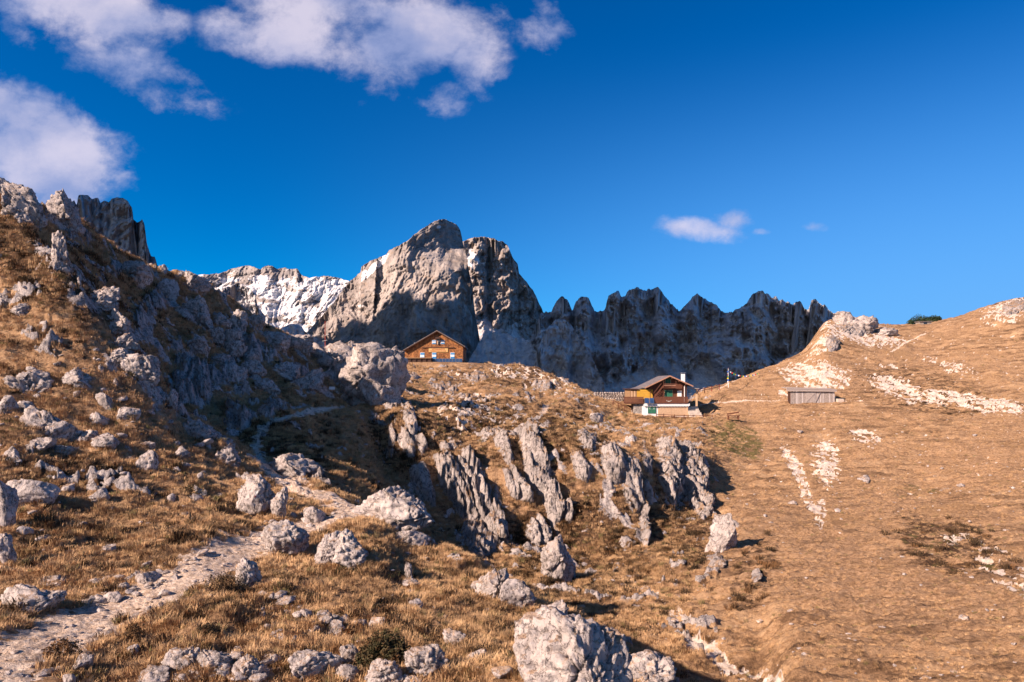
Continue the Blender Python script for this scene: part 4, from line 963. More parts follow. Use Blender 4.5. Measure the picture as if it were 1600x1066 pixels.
def bush(u, v, wpx, hpx, label, mat, n=3500, leaf=.03, name='shrub', cat='shrub', group=None):
    global _seed; _seed += 1
    x, y, z = ray(u, v); a = wpx/F*y/2; h = hpx/F*y; y += a*.6; x = (u-800)/F*y; z = min(z, gz_at(x, y))
    root = empty(name, (x, y, z)); tag(root, label, cat, group)
    V, Q = leaf_cloud(n, (a, a*.85, h), leaf, _seed); link('foliage', raw_mesh(bpy.data.meshes.new('foliage'), V, Q), mat, root)
    Vs, Fs, k = [], [], 0; r = random.Random(_seed)
    for i in range(6):
        ang = r.uniform(0, 6.28); e = Vector((math.cos(ang)*a*.6, math.sin(ang)*a*.5, h*.7)); w0 = .012+.02*a
        Vs += [(-w0, 0, -.1), (w0, 0, -.1), (0, w0, -.1), (e.x, e.y, e.z)]; Fs += [(k, k+1, k+3), (k+1, k+2, k+3), (k+2, k, k+3)]; k += 4
    link('stem', raw_mesh(bpy.data.meshes.new('stem'), Vs, Fs), M['bark'], root); return root
bush(598, 1044, 88, 54, 'large round dark juniper bush in the foreground grass', M['juniper'], 15000, .036)
bush(548, 905, 60, 22, 'low dark brown heath bush under the split boulder', M['juniper'], 3500, .03)
bush(350, 930, 62, 30, 'brown shrub on the grassy knoll beside the path', M['heath'], 3500, .03)
bush(325, 1000, 46, 24, 'sprawling brown bush above the rubble heap', M['heath'], 2500, .03)
bush(700, 905, 40, 14, 'low brown bush behind the small white column of rock', M['heath'], 1600, .03)
bush(215, 565, 26, 16, 'small red shrub growing on the rib crag', M['redshrub'], 1200, .06)
bush(200, 600, 34, 16, 'dark green mat shrub beside the rib crag', M['juniper'], 1200, .06)
bush(95, 1035, 56, 34, 'bushy dry tussock shrub on the lower path edge', M['heath'], 3000, .03)
bush(210, 1010, 40, 34, 'tall dry tussock shrub beside the gravel path', M['heath'], 2600, .03)
bush(300, 780, 50, 18, 'dark heath bush on the slope above the path bend', M['juniper'], 1800, .04)
def pine(u, ybase, hm, label, seed):
    y = ybase; x = (u-800)/F*y; z = gz_at(x, 184.)-.9
    root = empty('dwarf_pine', (x, y, z)); tag(root, label, 'tree', 'dwarf pines behind the saddle')
    bm = bmesh.new(); bmesh.ops.create_cone(bm, segments=6, radius1=.12, radius2=.04, depth=hm, cap_ends=True); bmesh.ops.translate(bm, verts=bm.verts, vec=(0, 0, hm/2)); me = bpy.data.meshes.new('trunk'); bm.to_mesh(me); bm.free()
    link('trunk', me, M['bark'], root)
    V, Q = leaf_cloud(1500, (hm*.55, hm*.5, hm*.62), .16, seed); V[:, 2] += hm*.5; link('crown', raw_mesh(bpy.data.meshes.new('crown'), V, Q), M['pine'], root)
for k, (u, hh, lab) in enumerate([(1424,1.9,'leftmost dark dwarf pine behind the saddle fence'),(1432,2.6,'tallest dark dwarf pine behind the saddle'),(1441,2.2,'rounded dark dwarf pine right of the tallest one'),(1450,1.9,'dark dwarf pine above the white fence'),(1459,1.7,'low dark dwarf pine at the right end of the group'),(1466,1.3,'smallest rightmost dwarf pine on the saddle')]):
    pine(u, 187, hh*1.35, lab, 400+k)

# ------------------------------------------------------------------ building kit
def plain(name, c1, c2=None, sc=8.0, rough=.7, spec=.3, stretch=(1, 1, 1), metal=0.0, bmp=0.0):
    m, t, b = new_mat(name, rough, spec); P = obj_pos(t, False); b.inputs['Metallic'].default_value = metal
    n = t.noise(t.scaled(P, *stretch), sc, 5, .6)
    t.put(b.inputs['Base Color'], t.mix(t.rng(n, .35, .65), c1, c2 or tuple(q*.75 for q in c1)))
    if bmp: bump(t, b, n, bmp)
    M[name] = m; return m
plain('brown_wood', (.17, .062, .035), (.095, .038, .024), 5, stretch=(1, 1, 5))
plain('dark_wood', (.075, .035, .024), (.04, .022, .018), 5, stretch=(4, 1, 1))
plain('yellow_wood', (.62, .36, .05), (.50, .27, .035), 4, stretch=(1, 1, 6))
plain('light_wood', (.66, .45, .29), (.48, .31, .18), 4, stretch=(1, 1, 7))
plain('tan_wood', (.36, .22, .12), (.22, .13, .07), 5, stretch=(5, 1, 1))
plain('grey_wood', (.46, .39, .35), (.24, .20, .185), 4, stretch=(5, 5, 1))
plain('pale_grey_wood', (.60, .53, .50), (.40, .35, .33), 4, stretch=(5, 5, 1))
plain('white_wall', (.78, .77, .78), (.68, .67, .68), 3)
plain('white_paint', (.80, .80, .80), (.72, .72, .72), 3)
plain('green_paint', (.03, .16, .095), (.025, .12, .075), 3)
plain('blue_paint', (.05, .25, .52), (.04, .20, .44), 3)
plain('roof_sheet', (.22, .185, .175), (.13, .11, .105), 2, rough=.6)
plain('roof_edge', (.46, .25, .17), (.34, .18, .12), 5)
plain('solar_glass', (.02, .045, .12), (.03, .07, .17), 2, rough=.15, spec=.7)
plain('steel', (.5, .5, .52), (.35, .35, .36), 4, rough=.4, metal=.8)
plain('red_metal', (.30, .055, .04), (.2, .05, .04), 4)
plain('sign_wood', (.62, .40, .16), (.54, .34, .13), 3, stretch=(1, 1, 5))
plain('red_paint', (.45, .03, .025))
plain('dark_glass', (.02, .025, .03), (.03, .04, .05), 2, rough=.1, spec=.8)
plain('bone', (.75, .70, .62))
for nm, c in (('flag_blue', (.03, .12, .5)), ('flag_white', (.8, .8, .8)), ('flag_red', (.5, .03, .03)), ('flag_green', (.03, .3, .1)), ('flag_yellow', (.7, .5, .04))): plain(nm, c, c)
m, t, b = new_mat('wood_shingles', .85, .2); P = obj_pos(t, False)
sw = t.vmath('MULTIPLY', P, (1.0, 1.0, 1.0)); cx = t.n.new('ShaderNodeSeparateXYZ'); t.l.new(sw, cx.inputs[0]); cb = t.n.new('ShaderNodeCombineXYZ')
t.l.new(t.math('ADD', cx.outputs[0], cx.outputs[1]), cb.inputs[0]); t.l.new(cx.outputs[2], cb.inputs[1])
br = t.n.new('ShaderNodeTexBrick'); t.l.new(cb.outputs[0], br.inputs['Vector']); br.inputs['Scale'].default_value = 1.0
br.inputs['Brick Width'].default_value = .20; br.inputs['Row Height'].default_value = .26; br.inputs['Mortar Size'].default_value = .014; br.inputs['Bias'].default_value = -.1
br.inputs['Color1'].default_value = (.42, .19, .075, 1); br.inputs['Color2'].default_value = (.16, .065, .03, 1); br.inputs['Mortar'].default_value = (.05, .025, .015, 1)
gn = t.noise(P, 1.1, 5, .65); big = t.ramp(gn, [(.4, (.62, .60, .62)), (.6, (1.25, 1.2, 1.1))])
t.put(b.inputs['Base Color'], t.mix(1.0, br.outputs[0], big, 'MULTIPLY')); bump(t, b, br.outputs[1], .03, -.6); M['shingles'] = m
m, t, b = new_mat('masonry', .9, .15); P = obj_pos(t, False)
v1 = t.new('ShaderNodeTexVoronoi', {'Vector': t.scaled(P, 1, 1, 1.7), 'Scale': 2.6}, feature='DISTANCE_TO_EDGE', out=0)
vc = t.n.new('ShaderNodeTexVoronoi'); t.put(vc.inputs['Vector'], t.scaled(P, 1, 1, 1.7)); vc.inputs['Scale'].default_value = 2.6
g = t.ramp(vc.outputs[1], [(0, (.26, .23, .21)), (1, (.48, .42, .37))]); t.put(b.inputs['Base Color'], t.mix(t.rng(v1, .0, .09), (.10, .085, .075), g)); bump(t, b, v1, .08); M['masonry'] = m

class MB:
    def __init__(s): s.V = []; s.Fc = []
    def poly(s, pts, faces): n = len(s.V); s.V += [tuple(p) for p in pts]; s.Fc += [tuple(i+n for i in f) for f in faces]; return s
    def box(s, x0, x1, y0, y1, z0, z1):
        p = [(x, y, z) for z in (z0, z1) for (x, y) in ((x0, y0), (x1, y0), (x1, y1), (x0, y1))]
        return s.poly(p, [(3, 2, 1, 0), (4, 5, 6, 7), (0, 1, 5, 4), (1, 2, 6, 5), (2, 3, 7, 6), (3, 0, 4, 7)])
    def bar(s, a, b, w, h=None):
        a, b = Vector(a), Vector(b); d = (b-a).normalized(); up = Vector((0, 0, 1)) if abs(d.z) < .95 else Vector((0, 1, 0))
        r = d.cross(up).normalized(); q = r.cross(d).normalized(); h = h or w; pts = []
        for c in (a, b):
            for (i, j) in ((-1, -1), (1, -1), (1, 1), (-1, 1)): pts.append(c+r*i*w/2+q*j*h/2)
        return s.poly(pts, [(3, 2, 1, 0), (4, 5, 6, 7), (0, 1, 5, 4), (1, 2, 6, 5), (2, 3, 7, 6), (3, 0, 4, 7)])
    def prism(s, xz, y0, y1):
        n = len(xz); p = [(x, y0, z) for x, z in xz]+[(x, y1, z) for x, z in xz]
        return s.poly(p, [tuple(range(n)), tuple(range(2*n-1, n-1, -1))]+[(i, i+n, (i+1) % n+n, (i+1) % n) for i in range(n)])
    def tube(s, a, b, r, n=8, r2=None):
        a, b = Vector(a), Vector(b); d = (b-a).normalized(); up = Vector((0, 0, 1)) if abs(d.z) < .9 else Vector((1, 0, 0)); e = d.cross(up).normalized(); g_ = e.cross(d); pts = []
        for c, rr_ in ((a, r), (b, r if r2 is None else r2)):
            for k in range(n): q = 2*math.pi*k/n; pts.append(c+e*math.cos(q)*rr_+g_*math.sin(q)*rr_)
        return s.poly(pts, [tuple(range(n-1, -1, -1)), tuple(range(n, 2*n))]+[(k, (k+1) % n, (k+1) % n+n, k+n) for k in range(n)])
    def build(s, name, mat, parent=None, loc=None, kind=None):
        me = bpy.data.meshes.new(name); me.from_pydata(s.V, [], s.Fc); me.update()
        bm = bmesh.new(); bm.from_mesh(me); bmesh.ops.recalc_face_normals(bm, faces=bm.faces); bm.to_mesh(me); bm.free()
        o = link(name, me, mat, parent, loc); 
        if kind: o['kind'] = kind
        return o
def bx(name, mat, parent, *a, kind=None): return MB().box(*a).build(name, mat, parent, kind=kind)
def text_mesh(body, size, mat, parent, loc, name='lettering'):
    cu = bpy.data.curves.new(name, 'FONT'); cu.body = body; cu.size = size; cu.extrude = .01; cu.align_x = 'CENTER'; cu.align_y = 'CENTER'
    tmp = bpy.data.objects.new('tmp', cu); COL.objects.link(tmp); bpy.context.view_layer.update()
    me = bpy.data.meshes.new_from_object(tmp.evaluated_get(bpy.context.evaluated_depsgraph_get())); me.name = name
    bpy.data.objects.remove(tmp); o = link(name, me, mat, parent, loc); o.rotation_euler = (math.pi/2, 0, 0); return o

# ------------------------------------------------------------------ the shingled lodge on the terrace crest
Y1 = 160.0; K1_ = F/Y1
def a1(u, v): return (u-678)/K1_, (567-v)/K1_
z1 = (VH-567)/F*Y1
L1 = empty('mountain_lodge', ((678-800)/F*Y1, Y1, z1)); tag(L1, 'broad wooden shingled lodge with low gable roof on the terrace crest', 'lodge')
wl, wr = a1(632.5, 0)[0], a1(723.5, 0)[0]; ap = a1(683, 518); el = a1(632.5, 547.5)[1]; er = a1(723.5, 541)[1]
MB().prism([(wl, -2), (wr, -2), (wr, er), (ap[0], ap[1]-.1), (wl, el)], 0, 11).build('wall', M['shingles'], L1)
def slope_slab(x0, z0, x1, z1_, y0, y1, th): return MB().prism([(x0, z0), (x1, z1_), (x1, z1_+th), (x0, z0+th)], y0, y1)
sl_ = (ap[1]-el)/(ap[0]-wl); sr_ = (ap[1]-er)/(wr-ap[0])
slope_slab(wl-.25, el-.25*sl_-.02, ap[0], ap[1]-.02, -.7, 11.5, .26).build('roof', M['roof_sheet'], L1)
slope_slab(ap[0]+.003, ap[1]-.02, wr+.5, er-.5*sr_-.02, -.7, 11.5, .26).build('roof', M['roof_sheet'], L1)
slope_slab(wl-.28, el-.25*sl_-.12, ap[0], ap[1]-.10, -.76, -.703, .20).build('bargeboard', M['dark_wood'], L1)
slope_slab(ap[0]+.004, ap[1]-.10, wr+.52, er-.5*sr_-.12, -.76, -.703, .20).build('bargeboard', M['dark_wood'], L1)
def shutter_window(parent, x0, x1, z0, z1_, y=0.0, bands=((0, .33, 'blue_paint'), (.33, .67, 'white_paint'), (.67, 1, 'blue_paint'))):
    w_ = bx('window', M['white_paint'], parent, x0-.06, x1+.06, y-.05, y+.05, z0-.06, z1_+.06)
    for (a, b_, mm) in bands: bx('shutter', M[mm], w_, x0, x1, y-.10, y-.053, z0+(z1_-z0)*a+.005, z0+(z1_-z0)*b_-.005)
    return w_
for (u0, u1, v0, v1) in ((657, 663, 551.5, 561.5), (675.5, 681.5, 551.5, 560.5), (704, 710, 551.5, 560.5), (675.5, 681, 532, 537.5), (689, 694.5, 532, 537.5)):
    (x0, za), (x1, zb_) = a1(u0, v1), a1(u1, v0); shutter_window(L1, x0, x1, za, zb_)
MB().prism([(a1(679.5, 0)[0], a1(0, 530)[1]), (a1(689, 0)[0], a1(0, 530)[1]), (a1(687.5, 0)[0], a1(0, 527)[1]), (a1(681, 0)[0], a1(0, 527)[1])], -.8, .0-.003).build('canopy', M['dark_wood'], L1)
x0, za = a1(682.5, 538.5); x1, zb_ = a1(687, 530.5); dr = bx('alcove', M['dark_glass'], L1, x0, x1, -.04, .02, za, zb_)
bx('carved_post', M['light_wood'], dr, x0+.12, x0+.32, -.35, -.05, za, zb_-.2); bx('bell', M['steel'], dr, x0+.42, x0+.62, -.3, -.06, zb_-.55, zb_-.25)
x0, z_ = a1(660, 544); x1 = a1(711, 0)[0]; bx('ledge', M['dark_wood'], L1, x0, x1, -.22, -.003, z_, z_+.14)
x0, za = a1(670, 550.5); x1, zb_ = a1(700, 544.2); sb = bx('sign_board', M['sign_wood'], L1, x0, x1, -.14, -.06, za, zb_)
text_mesh('ROTWANDHÜTTE', .36, M['red_paint'], sb, ((x0+x1)/2, -.16, za+(zb_-za)*.72)); text_mesh('RIFUGIO RODA DI VAEL', .34, M['red_paint'], sb, ((x0+x1)/2, -.16, za+(zb_-za)*.28))
x0, zt_ = a1(627, 559.5); x1 = a1(676, 0)[0]; tb = bx('deck', M['tan_wood'], L1, x0, x1, -2.6, -.01, zt_-.18, zt_)
for k in range(7): bx('post', M['dark_wood'], tb, x0+.1+k*(x1-x0-.3)/6, x0+.24+k*(x1-x0-.3)/6, -2.55, -2.41, zt_-1.3, zt_-.183)
bx('skirt', M['dark_wood'], tb, x0+.02, x1-.02, -2.3, -2.2, zt_-1.2, zt_-.2)
for k in range(9):
    x0 = a1(676+k*5.2, 0)[0]; pnl = bx('solar_panel', M['steel'], L1, x0, x0+.74, -.42, -.36, a1(0, 566.2)[1], a1(0, 560.6)[1]); bx('solar_cell', M['solar_glass'], pnl, x0+.03, x0+.71, -.435, -.422, a1(0, 566.2)[1]+.03, a1(0, 560.6)[1]-.03)
ch = MB().tube(a1(644, 541)[:1]+(4.0, a1(0, 541)[1]-1), a1(644, 541)[:1]+(4.0, a1(0, 534)[1]), .11).build('chimney_pipe', M['steel'], L1)
MB().tube(a1(644, 541)[:1]+(4.0, a1(0, 534)[1]), a1(644, 541)[:1]+(4.0, a1(0, 533.2)[1]), .22, r2=.05).build('cap', M['steel'], ch)

# ------------------------------------------------------------------ the brown chalet
Y2_ = 118.0; K2_ = F/Y2_; yaw = 0.0
C2 = empty('mountain_chalet', ((1040-800)/F*Y2_, Y2_, (VH-652)/F*Y2_)); tag(C2, 'brown timber chalet with green shutters and white ground floor by the stone wall', 'chalet')
def X2_(u): return (u-1040)/K2_
def Z2_(v): return (652-v)/K2_
YU = 2.6     # the upper house stands back behind the terrace
def q2(u, v, y=0.0):   # allow for the extra distance
    kk = F/(Y2_+y); return ((u-800)/kk-(1040-800)/K2_), ((VH-v)/kk-(VH-652)/K2_)
# ground floor
gx0, gz0 = X2_(1003), -.6
bx('ground_floor_wall', M['white_wall'], C2, X2_(1003), X2_(1075), 0, 7.5, -.6, Z2_(633))
dw = bx('double_door', M['white_paint'], C2, X2_(1011.5), X2_(1025.5), -.05, .05, Z2_(646.5), Z2_(634.8))
for (a, b_) in ((1012.2, 1018.3), (1018.7, 1024.8)):
    lf = bx('door_leaf', M['green_paint'], dw, X2_(a), X2_(b_), -.10, -.052, Z2_(646), Z2_(635.4))
    cx_, cz_ = X2_((a+b_)/2), Z2_(638.4)
    for sg in (-1, 1): MB().bar((cx_-.18, -.115, cz_-.18*sg), (cx_+.18, -.115, cz_+.18*sg), .07, .02).build('painted_cross', M['white_paint'], dw)
zz0 = Z2_(650)
for k in range(8):
    z_ = zz0+k*(Z2_(635.5)-zz0)/8
    for (a, b_, mm) in ((1028, 1048.8, 'light_wood'), (1049.2, 1074.5, 'light_wood')): 
        bx('cladding_board', M[mm], C2, X2_(a), X2_(b_), -.07, -.003, z_, z_+(Z2_(635.5)-zz0)/8-.03)
bx('corner_post', M['light_wood'], C2, X2_(1073.2), X2_(1074.8), -.10, -.073, zz0, Z2_(635))
aw = MB().prism([(X2_(1005), Z2_(634.2)), (X2_(1077), Z2_(634.2)), (X2_(1077), Z2_(630.6)), (X2_(1005), Z2_(630.6))], -.34, -.05).build('awning', M['white_paint'], C2)
for k in range(30):
    x_ = X2_(1005.6)+k*(X2_(1076)-X2_(1005.6))/30; MB().prism([(x_, Z2_(634.3)), (x_+.17, Z2_(634.3)), (x_+.085, Z2_(635.9))], -.35, -.341).build('scallop', M['white_paint'], aw)
bx('terrace', M['tan_wood'], C2, X2_(976), X2_(1075), -.20, YU+.5, Z2_(631.2), Z2_(630.4))
bx('retaining_wall', M['masonry'], C2, X2_(990), X2_(1002.8), .05, 2.4, -.3, Z2_(631.3))
for (u0, u1) in ((974, 1005.5), (1020.5, 1074.5)):
    bl_ = bx('balustrade', M['brown_wood'], C2, X2_(u0), X2_(u1), -.42, -.36, Z2_(621), Z2_(620)); bx('rail', M['dark_wood'], bl_, X2_(u0), X2_(u1), -.40, -.37, Z2_(629.5), Z2_(628.6))
    mbp = MB(); n = int((X2_(u1)-X2_(u0))/.17)
    for k in range(n): x_ = X2_(u0)+k*.17; mbp.box(x_, x_+.14, -.46-.012*(k % 2), -.43, Z2_(630.6), Z2_(620.6)+.03*((k*7) % 3))
    mbp.build('baluster_boards', M['brown_wood'], bl_, kind='stuff')
for k in range(2):
    pn = MB().poly([(X2_(1006+k*7.7), -.85, Z2_(630.2)), (X2_(1013+k*7.7), -.85, Z2_(630.2)), (X2_(1013+k*7.7), -.50, Z2_(621.8)), (X2_(1006+k*7.7), -.50, Z2_(621.8)), (X2_(1006+k*7.7), -.80, Z2_(630.4)), (X2_(1013+k*7.7), -.80, Z2_(630.4)), (X2_(1013+k*7.7), -.45, Z2_(622)), (X2_(1006+k*7.7), -.45, Z2_(622))], [(0, 1, 2, 3), (7, 6, 5, 4), (0, 4, 5, 1), (1, 5, 6, 2), (2, 6, 7, 3), (3, 7, 4, 0)]).build('solar_panel', M['steel'], C2)
    MB().poly([(X2_(1006.5+k*7.7), -.862, Z2_(629.8)), (X2_(1012.5+k*7.7), -.862, Z2_(629.8)), (X2_(1012.5+k*7.7), -.53, Z2_(622.2)), (X2_(1006.5+k*7.7), -.53, Z2_(622.2))], [(0, 1, 2, 3)]).build('solar_cell', M['solar_glass'], pn)
# antlers on the balustrade
hm = MB()
for sg in (-1, 1):
    pts = [(X2_(1044)+sg*x_, -.52, Z2_(626.5)+z_) for x_, z_ in ((.02, -.06), (.16, -.07), (.32, .0), (.44, .10))]
    for a, b_ in zip(pts, pts[1:]): hm.bar(a, b_, .06)
hm.box(X2_(1044)-.06, X2_(1044)+.06, -.53, -.47, Z2_(626.5)-.16, Z2_(626.5)+.0); hm.build('antlers', M['bone'], C2)
# upper house
w0, w1 = q2(1014, 0, YU)[0], q2(1073, 0, YU)[0]; apx, apz = q2(1044.5, 586.5, YU-.9); eL = q2(1013, 603, YU)[1]; eR = q2(1073, 601, YU)[1]
apw = q2(1044.5, 588.5, YU)
zf = Z2_(630.3)
MB().prism([(w0, zf-.5), (w1, zf-.5), (w1, eR), (apw[0], apw[1]), (w0, eL)], YU, YU+8).build('wall', M['brown_wood'], C2)
mbp = MB()
for k in range(int((w1-w0)/.2)):
    x_ = w0+k*.2; zt_ = np.interp(x_+.1, [w0, apw[0], w1], [eL, apw[1], eR])-.12; mbp.box(x_+.01, x_+.19, YU-.035-.008*(k % 2), YU-.004, zf, zt_)
mbp.build('wall_boards', M['brown_wood'], C2, kind='stuff')
sL = (apw[1]-eL)/(apw[0]-w0); sR = (apw[1]-eR)/(w1-apw[0])
slope_slab(w0-.9, eL-.9*sL, apw[0], apw[1]+.02, YU-1.1, YU+8.5, .16).build('roof', M['roof_sheet'], C2)
slope_slab(apw[0]+.003, apw[1]+.02, w1+.85, eR-.85*sR, YU-1.1, YU+8.5, .16).build('roof', M['roof_sheet'], C2)
slope_slab(w0-.93, eL-.9*sL-.06, apw[0], apw[1]-.03, YU-1.17, YU-1.103, .22).build('bargeboard', M['roof_edge'], C2)
slope_slab(apw[0]+.004, apw[1]-.03, w1+.88, eR-.85*sR-.06, YU-1.17, YU-1.103, .22).build('bargeboard', M['roof_edge'], C2)
for fx in (.12, .5, .88):
    for (xa, za, xb, zb_) in ((w0, eL, apw[0], apw[1]), (apw[0], apw[1], w1, eR)):
        x_ = xa+(xb-xa)*fx; z_ = za+(zb_-za)*fx; bx('purlin', M['brown_wood'], C2, x_-.08, x_+.08, YU-1.0, YU-.05, z_-.24, z_-.08)
# lean-to side wing with yellow wall
xa, _ = q2(986, 0, YU+1.2); xb = w0-.004
zA = q2(0, 609, YU+1.2)[1]
MB().prism([(xa, zf-.5), (xb, zf-.5), (xb, zA), (xa, zA)], YU+1.2, YU+8).build('side_wing', M['tan_wood'], C2)
wx1 = q2(997, 0, YU)[0]; bx('flat_roof', M['dark_wood'], C2, xa-.35, wx1, YU-.35, YU+8.2, zA+.02, zA+.17)
slope_slab(w0-2.05, eL-2.05*sL+.25, w0-.905, eL-.905*sL, YU+.9, YU+8.5, .16).build('roof', M['roof_sheet'], C2)
yx0, yx1 = q2(994.5, 0, YU+.4)[0], q2(1019, 0, YU+.4)[0]
for k in range(5):
    z0_ = q2(0, 623, YU+.4)[1]; z1__ = q2(0, 608.6, YU+.4)[1]; h_ = (z1__-z0_)/5
    bx('yellow_board', M['yellow_wood'], C2, yx0, yx1, YU-.10, YU-.05, z0_+k*h_, z0_+(k+1)*h_-.03)
bx('yellow_frame', M['yellow_wood'], C2, yx0+.4, yx1-.35, YU-.13, YU-.103, q2(0, 612.2, YU)[1], q2(0, 611.4, YU)[1])
for k in range(5):
    x_ = q2(983.5+k*2.2, 0, YU+.4)[0]; bx('slat', M['light_wood'] if k % 2 else M['tan_wood'], C2, x_, x_+.20, YU-.08, YU-.03, q2(0, 623.5, YU)[1], q2(0, 611.5-k*.3, YU)[1])
# windows and openings of the upper house
def green_window(u0, u1, v0, v1, mm='green_paint'):
    (x0, za), (x1, zb_) = q2(u0, v1, YU), q2(u1, v0, YU); f = bx('window', M['light_wood'], C2, x0-.07, x1+.07, YU-.10, YU-.045, za-.07, zb_+.07)
    xm = (x0+x1)/2; bx('shutter', M[mm], f, x0, xm-.012, YU-.14, YU-.103, za, zb_); bx('shutter', M[mm], f, xm+.012, x1, YU-.14, YU-.103, za, zb_)
green_window(1038.5, 1050.5, 610, 619.8); green_window(1058.3, 1064.6, 611, 619.6, 'white_paint'); green_window(1039.5, 1047.5, 591.5, 599.5)
(bx0, bz0), (bx1, bz1) = q2(1036.5, 606.8, YU-1), q2(1056.5, 599.8, YU-1)
bal = bx('balcony', M['brown_wood'], C2, bx0, bx1, YU-1.0, YU-.05, bz0, bz0+.10)
for k in range(3): bx('rail', M['roof_edge'] if k == 1 else M['brown_wood'], bal, bx0, bx1, YU-1.0, YU-.95, bz0+.22+k*.24, bz0+.34+k*.24)
for x_ in (bx0, bx1-.08): bx('post', M['brown_wood'], bal, x_, x_+.08, YU-1.06, YU-1.003, bz0, bz1+.55)
st0, st1 = q2(1022, 621.5, YU-.8), q2(1037.5, 601.5, YU-.8)
stair = MB().bar((st0[0], YU-.85, st0[1]), (st1[0], YU-.85, st1[1]), .07, .22).build('staircase', M['brown_wood'], C2)
MB().bar((st0[0]-.1, YU-.86, st0[1]+.75), (st1[0]-.1, YU-.86, st1[1]+.75), .06, .10).build('handrail', M['brown_wood'], stair)
for k in range(9):
    f_ = (k+.5)/9; x_ = st0[0]+(st1[0]-st0[0])*f_; z_ = st0[1]+(st1[1]-st0[1])*f_; bx('tread', M['brown_wood'], stair, x_-.12, x_+.12, YU-.80, YU-.1, z_, z_+.05)
for u_ in (1036, 1015.5): p_ = q2(u_, 0, YU-.5)[0]; bx('post', M['brown_wood'], C2, p_, p_+.10, YU-.6, YU-.5, zf, np.interp(p_, [w0, apw[0]], [eL, apw[1]])-.12)
cx0, cx1 = q2(1064, 0, YU+2.5)[0], q2(1069.8, 0, YU+2.5)[0]
cm_ = bx('chimney', M['white_wall'], C2, cx0+.08, cx1-.02, YU+2.2, YU+2.8, q2(0, 600, YU+2.5)[1], q2(0, 584.6, YU+2.5)[1])
bx('chimney_cap', M['steel'], cm_, cx0-.06, cx1+.1, YU+2.05, YU+2.95, q2(0, 583.2, YU+2.5)[1], q2(0, 582.4, YU+2.5)[1])
for x_ in (cx0+.1, cx1-.12): bx('cap_leg', M['steel'], cm_, x_, x_+.06, YU+2.3, YU+2.7, q2(0, 584.55, YU+2.5)[1], q2(0, 583.25, YU+2.5)[1])
px_ = q2(1069.3, 0, YU)[0]; MB().tube((px_, YU-.16, zf), (px_, YU-.16, eR-.1), .07).build('drain_pipe', M['white_paint'], C2)
# right hand porch
pa, pb = q2(1078, 0, YU+1)[0], q2(1088, 0, YU+1)[0]; pz = q2(0, 607.5, YU+1)[1]
pr = MB().prism([(w1+.2, pz+.1), (pb+.35, pz-.05), (pb+.35, pz+.06), (w1+.2, pz+.21)], YU+.4, YU+4).build('porch_roof', M['grey_wood'], C2)
for x_ in (pb-.15,): MB().box(x_, x_+.28, YU+.6, YU+.9, zf-.6, pz-.06).build('post', M['light_wood'], pr)
for k in range(5): bx('white_panel', M['white_paint'], pr, pa-.1, pa+.45, YU+1.5, YU+1.55, zf+.25+k*.32, zf+.42+k*.32)
# ------------------------------------------------------------------ things around the chalet
def at(u, v, y): return Vector(((u-800)/F*y, y, (VH-v)/F*y))
def rail_fence(pts, label, mat, post_h=.9, rails=(.45, .8), name='rail_fence'):
    p0 = pts[0]; root = empty(name, p0); tag(root, label, 'fence')
    for p in pts: q = p-p0; MB().box(q.x-.06, q.x+.06, q.y-.06, q.y+.06, q.z-.4, q.z+post_h).build('post', mat, root)
    for a, b_ in zip(pts, pts[1:]):
        for r in rails: MB().bar(a-p0+Vector((0, -.08, r)), b_-p0+Vector((0, -.08, r)), .06, .10).build('rail', mat, root)
rail_fence([at(u, 653.5, 115.5) for u in (1026, 1037)]+[at(u, 654.5+.02*(u-1050), 115.0) for u in (1054, 1069, 1083, 1099, 1113)], 'low brown rail fence in front of the chalet ground floor', M['brown_wood'], .75, (.3, .62))
rail_fence([at(u, v, 117) for u, v in ((958, 630), (966, 634), (976, 639), (988, 645))], 'sloping dark handrail fence left of the chalet', M['brown_wood'], .5, (.42,))
rail_fence([at(950, 632, 122), at(955, 631, 121.5), at(961, 631, 121)], 'short weathered fence beside the stone wall', M['tan_wood'], .9, (.4, .75))
rr_ = rail_fence([at(1090, 614, 124), at(1101, 611, 126), at(1112, 608.5, 128), at(1124, 605.5, 130)], 'reddish railing climbing the ridge right of the chalet', M['red_metal'], .6, (.2, .5))
bench = empty('log_bench', at(1146, 654, 112)); tag(bench, 'brown log bench with slanted back on the grass right of the chalet', 'bench')
for x_ in (-.9, .7): MB().box(x_, x_+.16, -.2, .25, -.2, .42).build('leg', M['brown_wood'], bench)
MB().box(-1.05, 1.0, -.25, .2, .42, .52).build('seat', M['brown_wood'], bench); MB().bar((-.95, .3, .7), (1.0, .3, 1.0), .08, .22).build('backrest', M['brown_wood'], bench)
# stone steps
for k in range(8):
    p = at(1093-k*.4, 656-k*3.1, 114.8+k*.75); w_ = 1.1
    pass
sr = empty('stone_stairs', at(1092, 657, 114.8)); tag(sr, 'pale stone stairs rising beside the chalet', 'stairs')
for k in range(8):
    MB().box(-1.0+.05*math.sin(k*2.1), 1.05+.06*math.cos(k*1.7), k*.62, k*.62+.75, -.5+k*.30, .02+k*.30).build('step', M['masonry'] if False else M['white_stone'] if 'white_stone' in M else plain('white_stone', (.55, .47, .40), (.40, .34, .29), 3), sr)
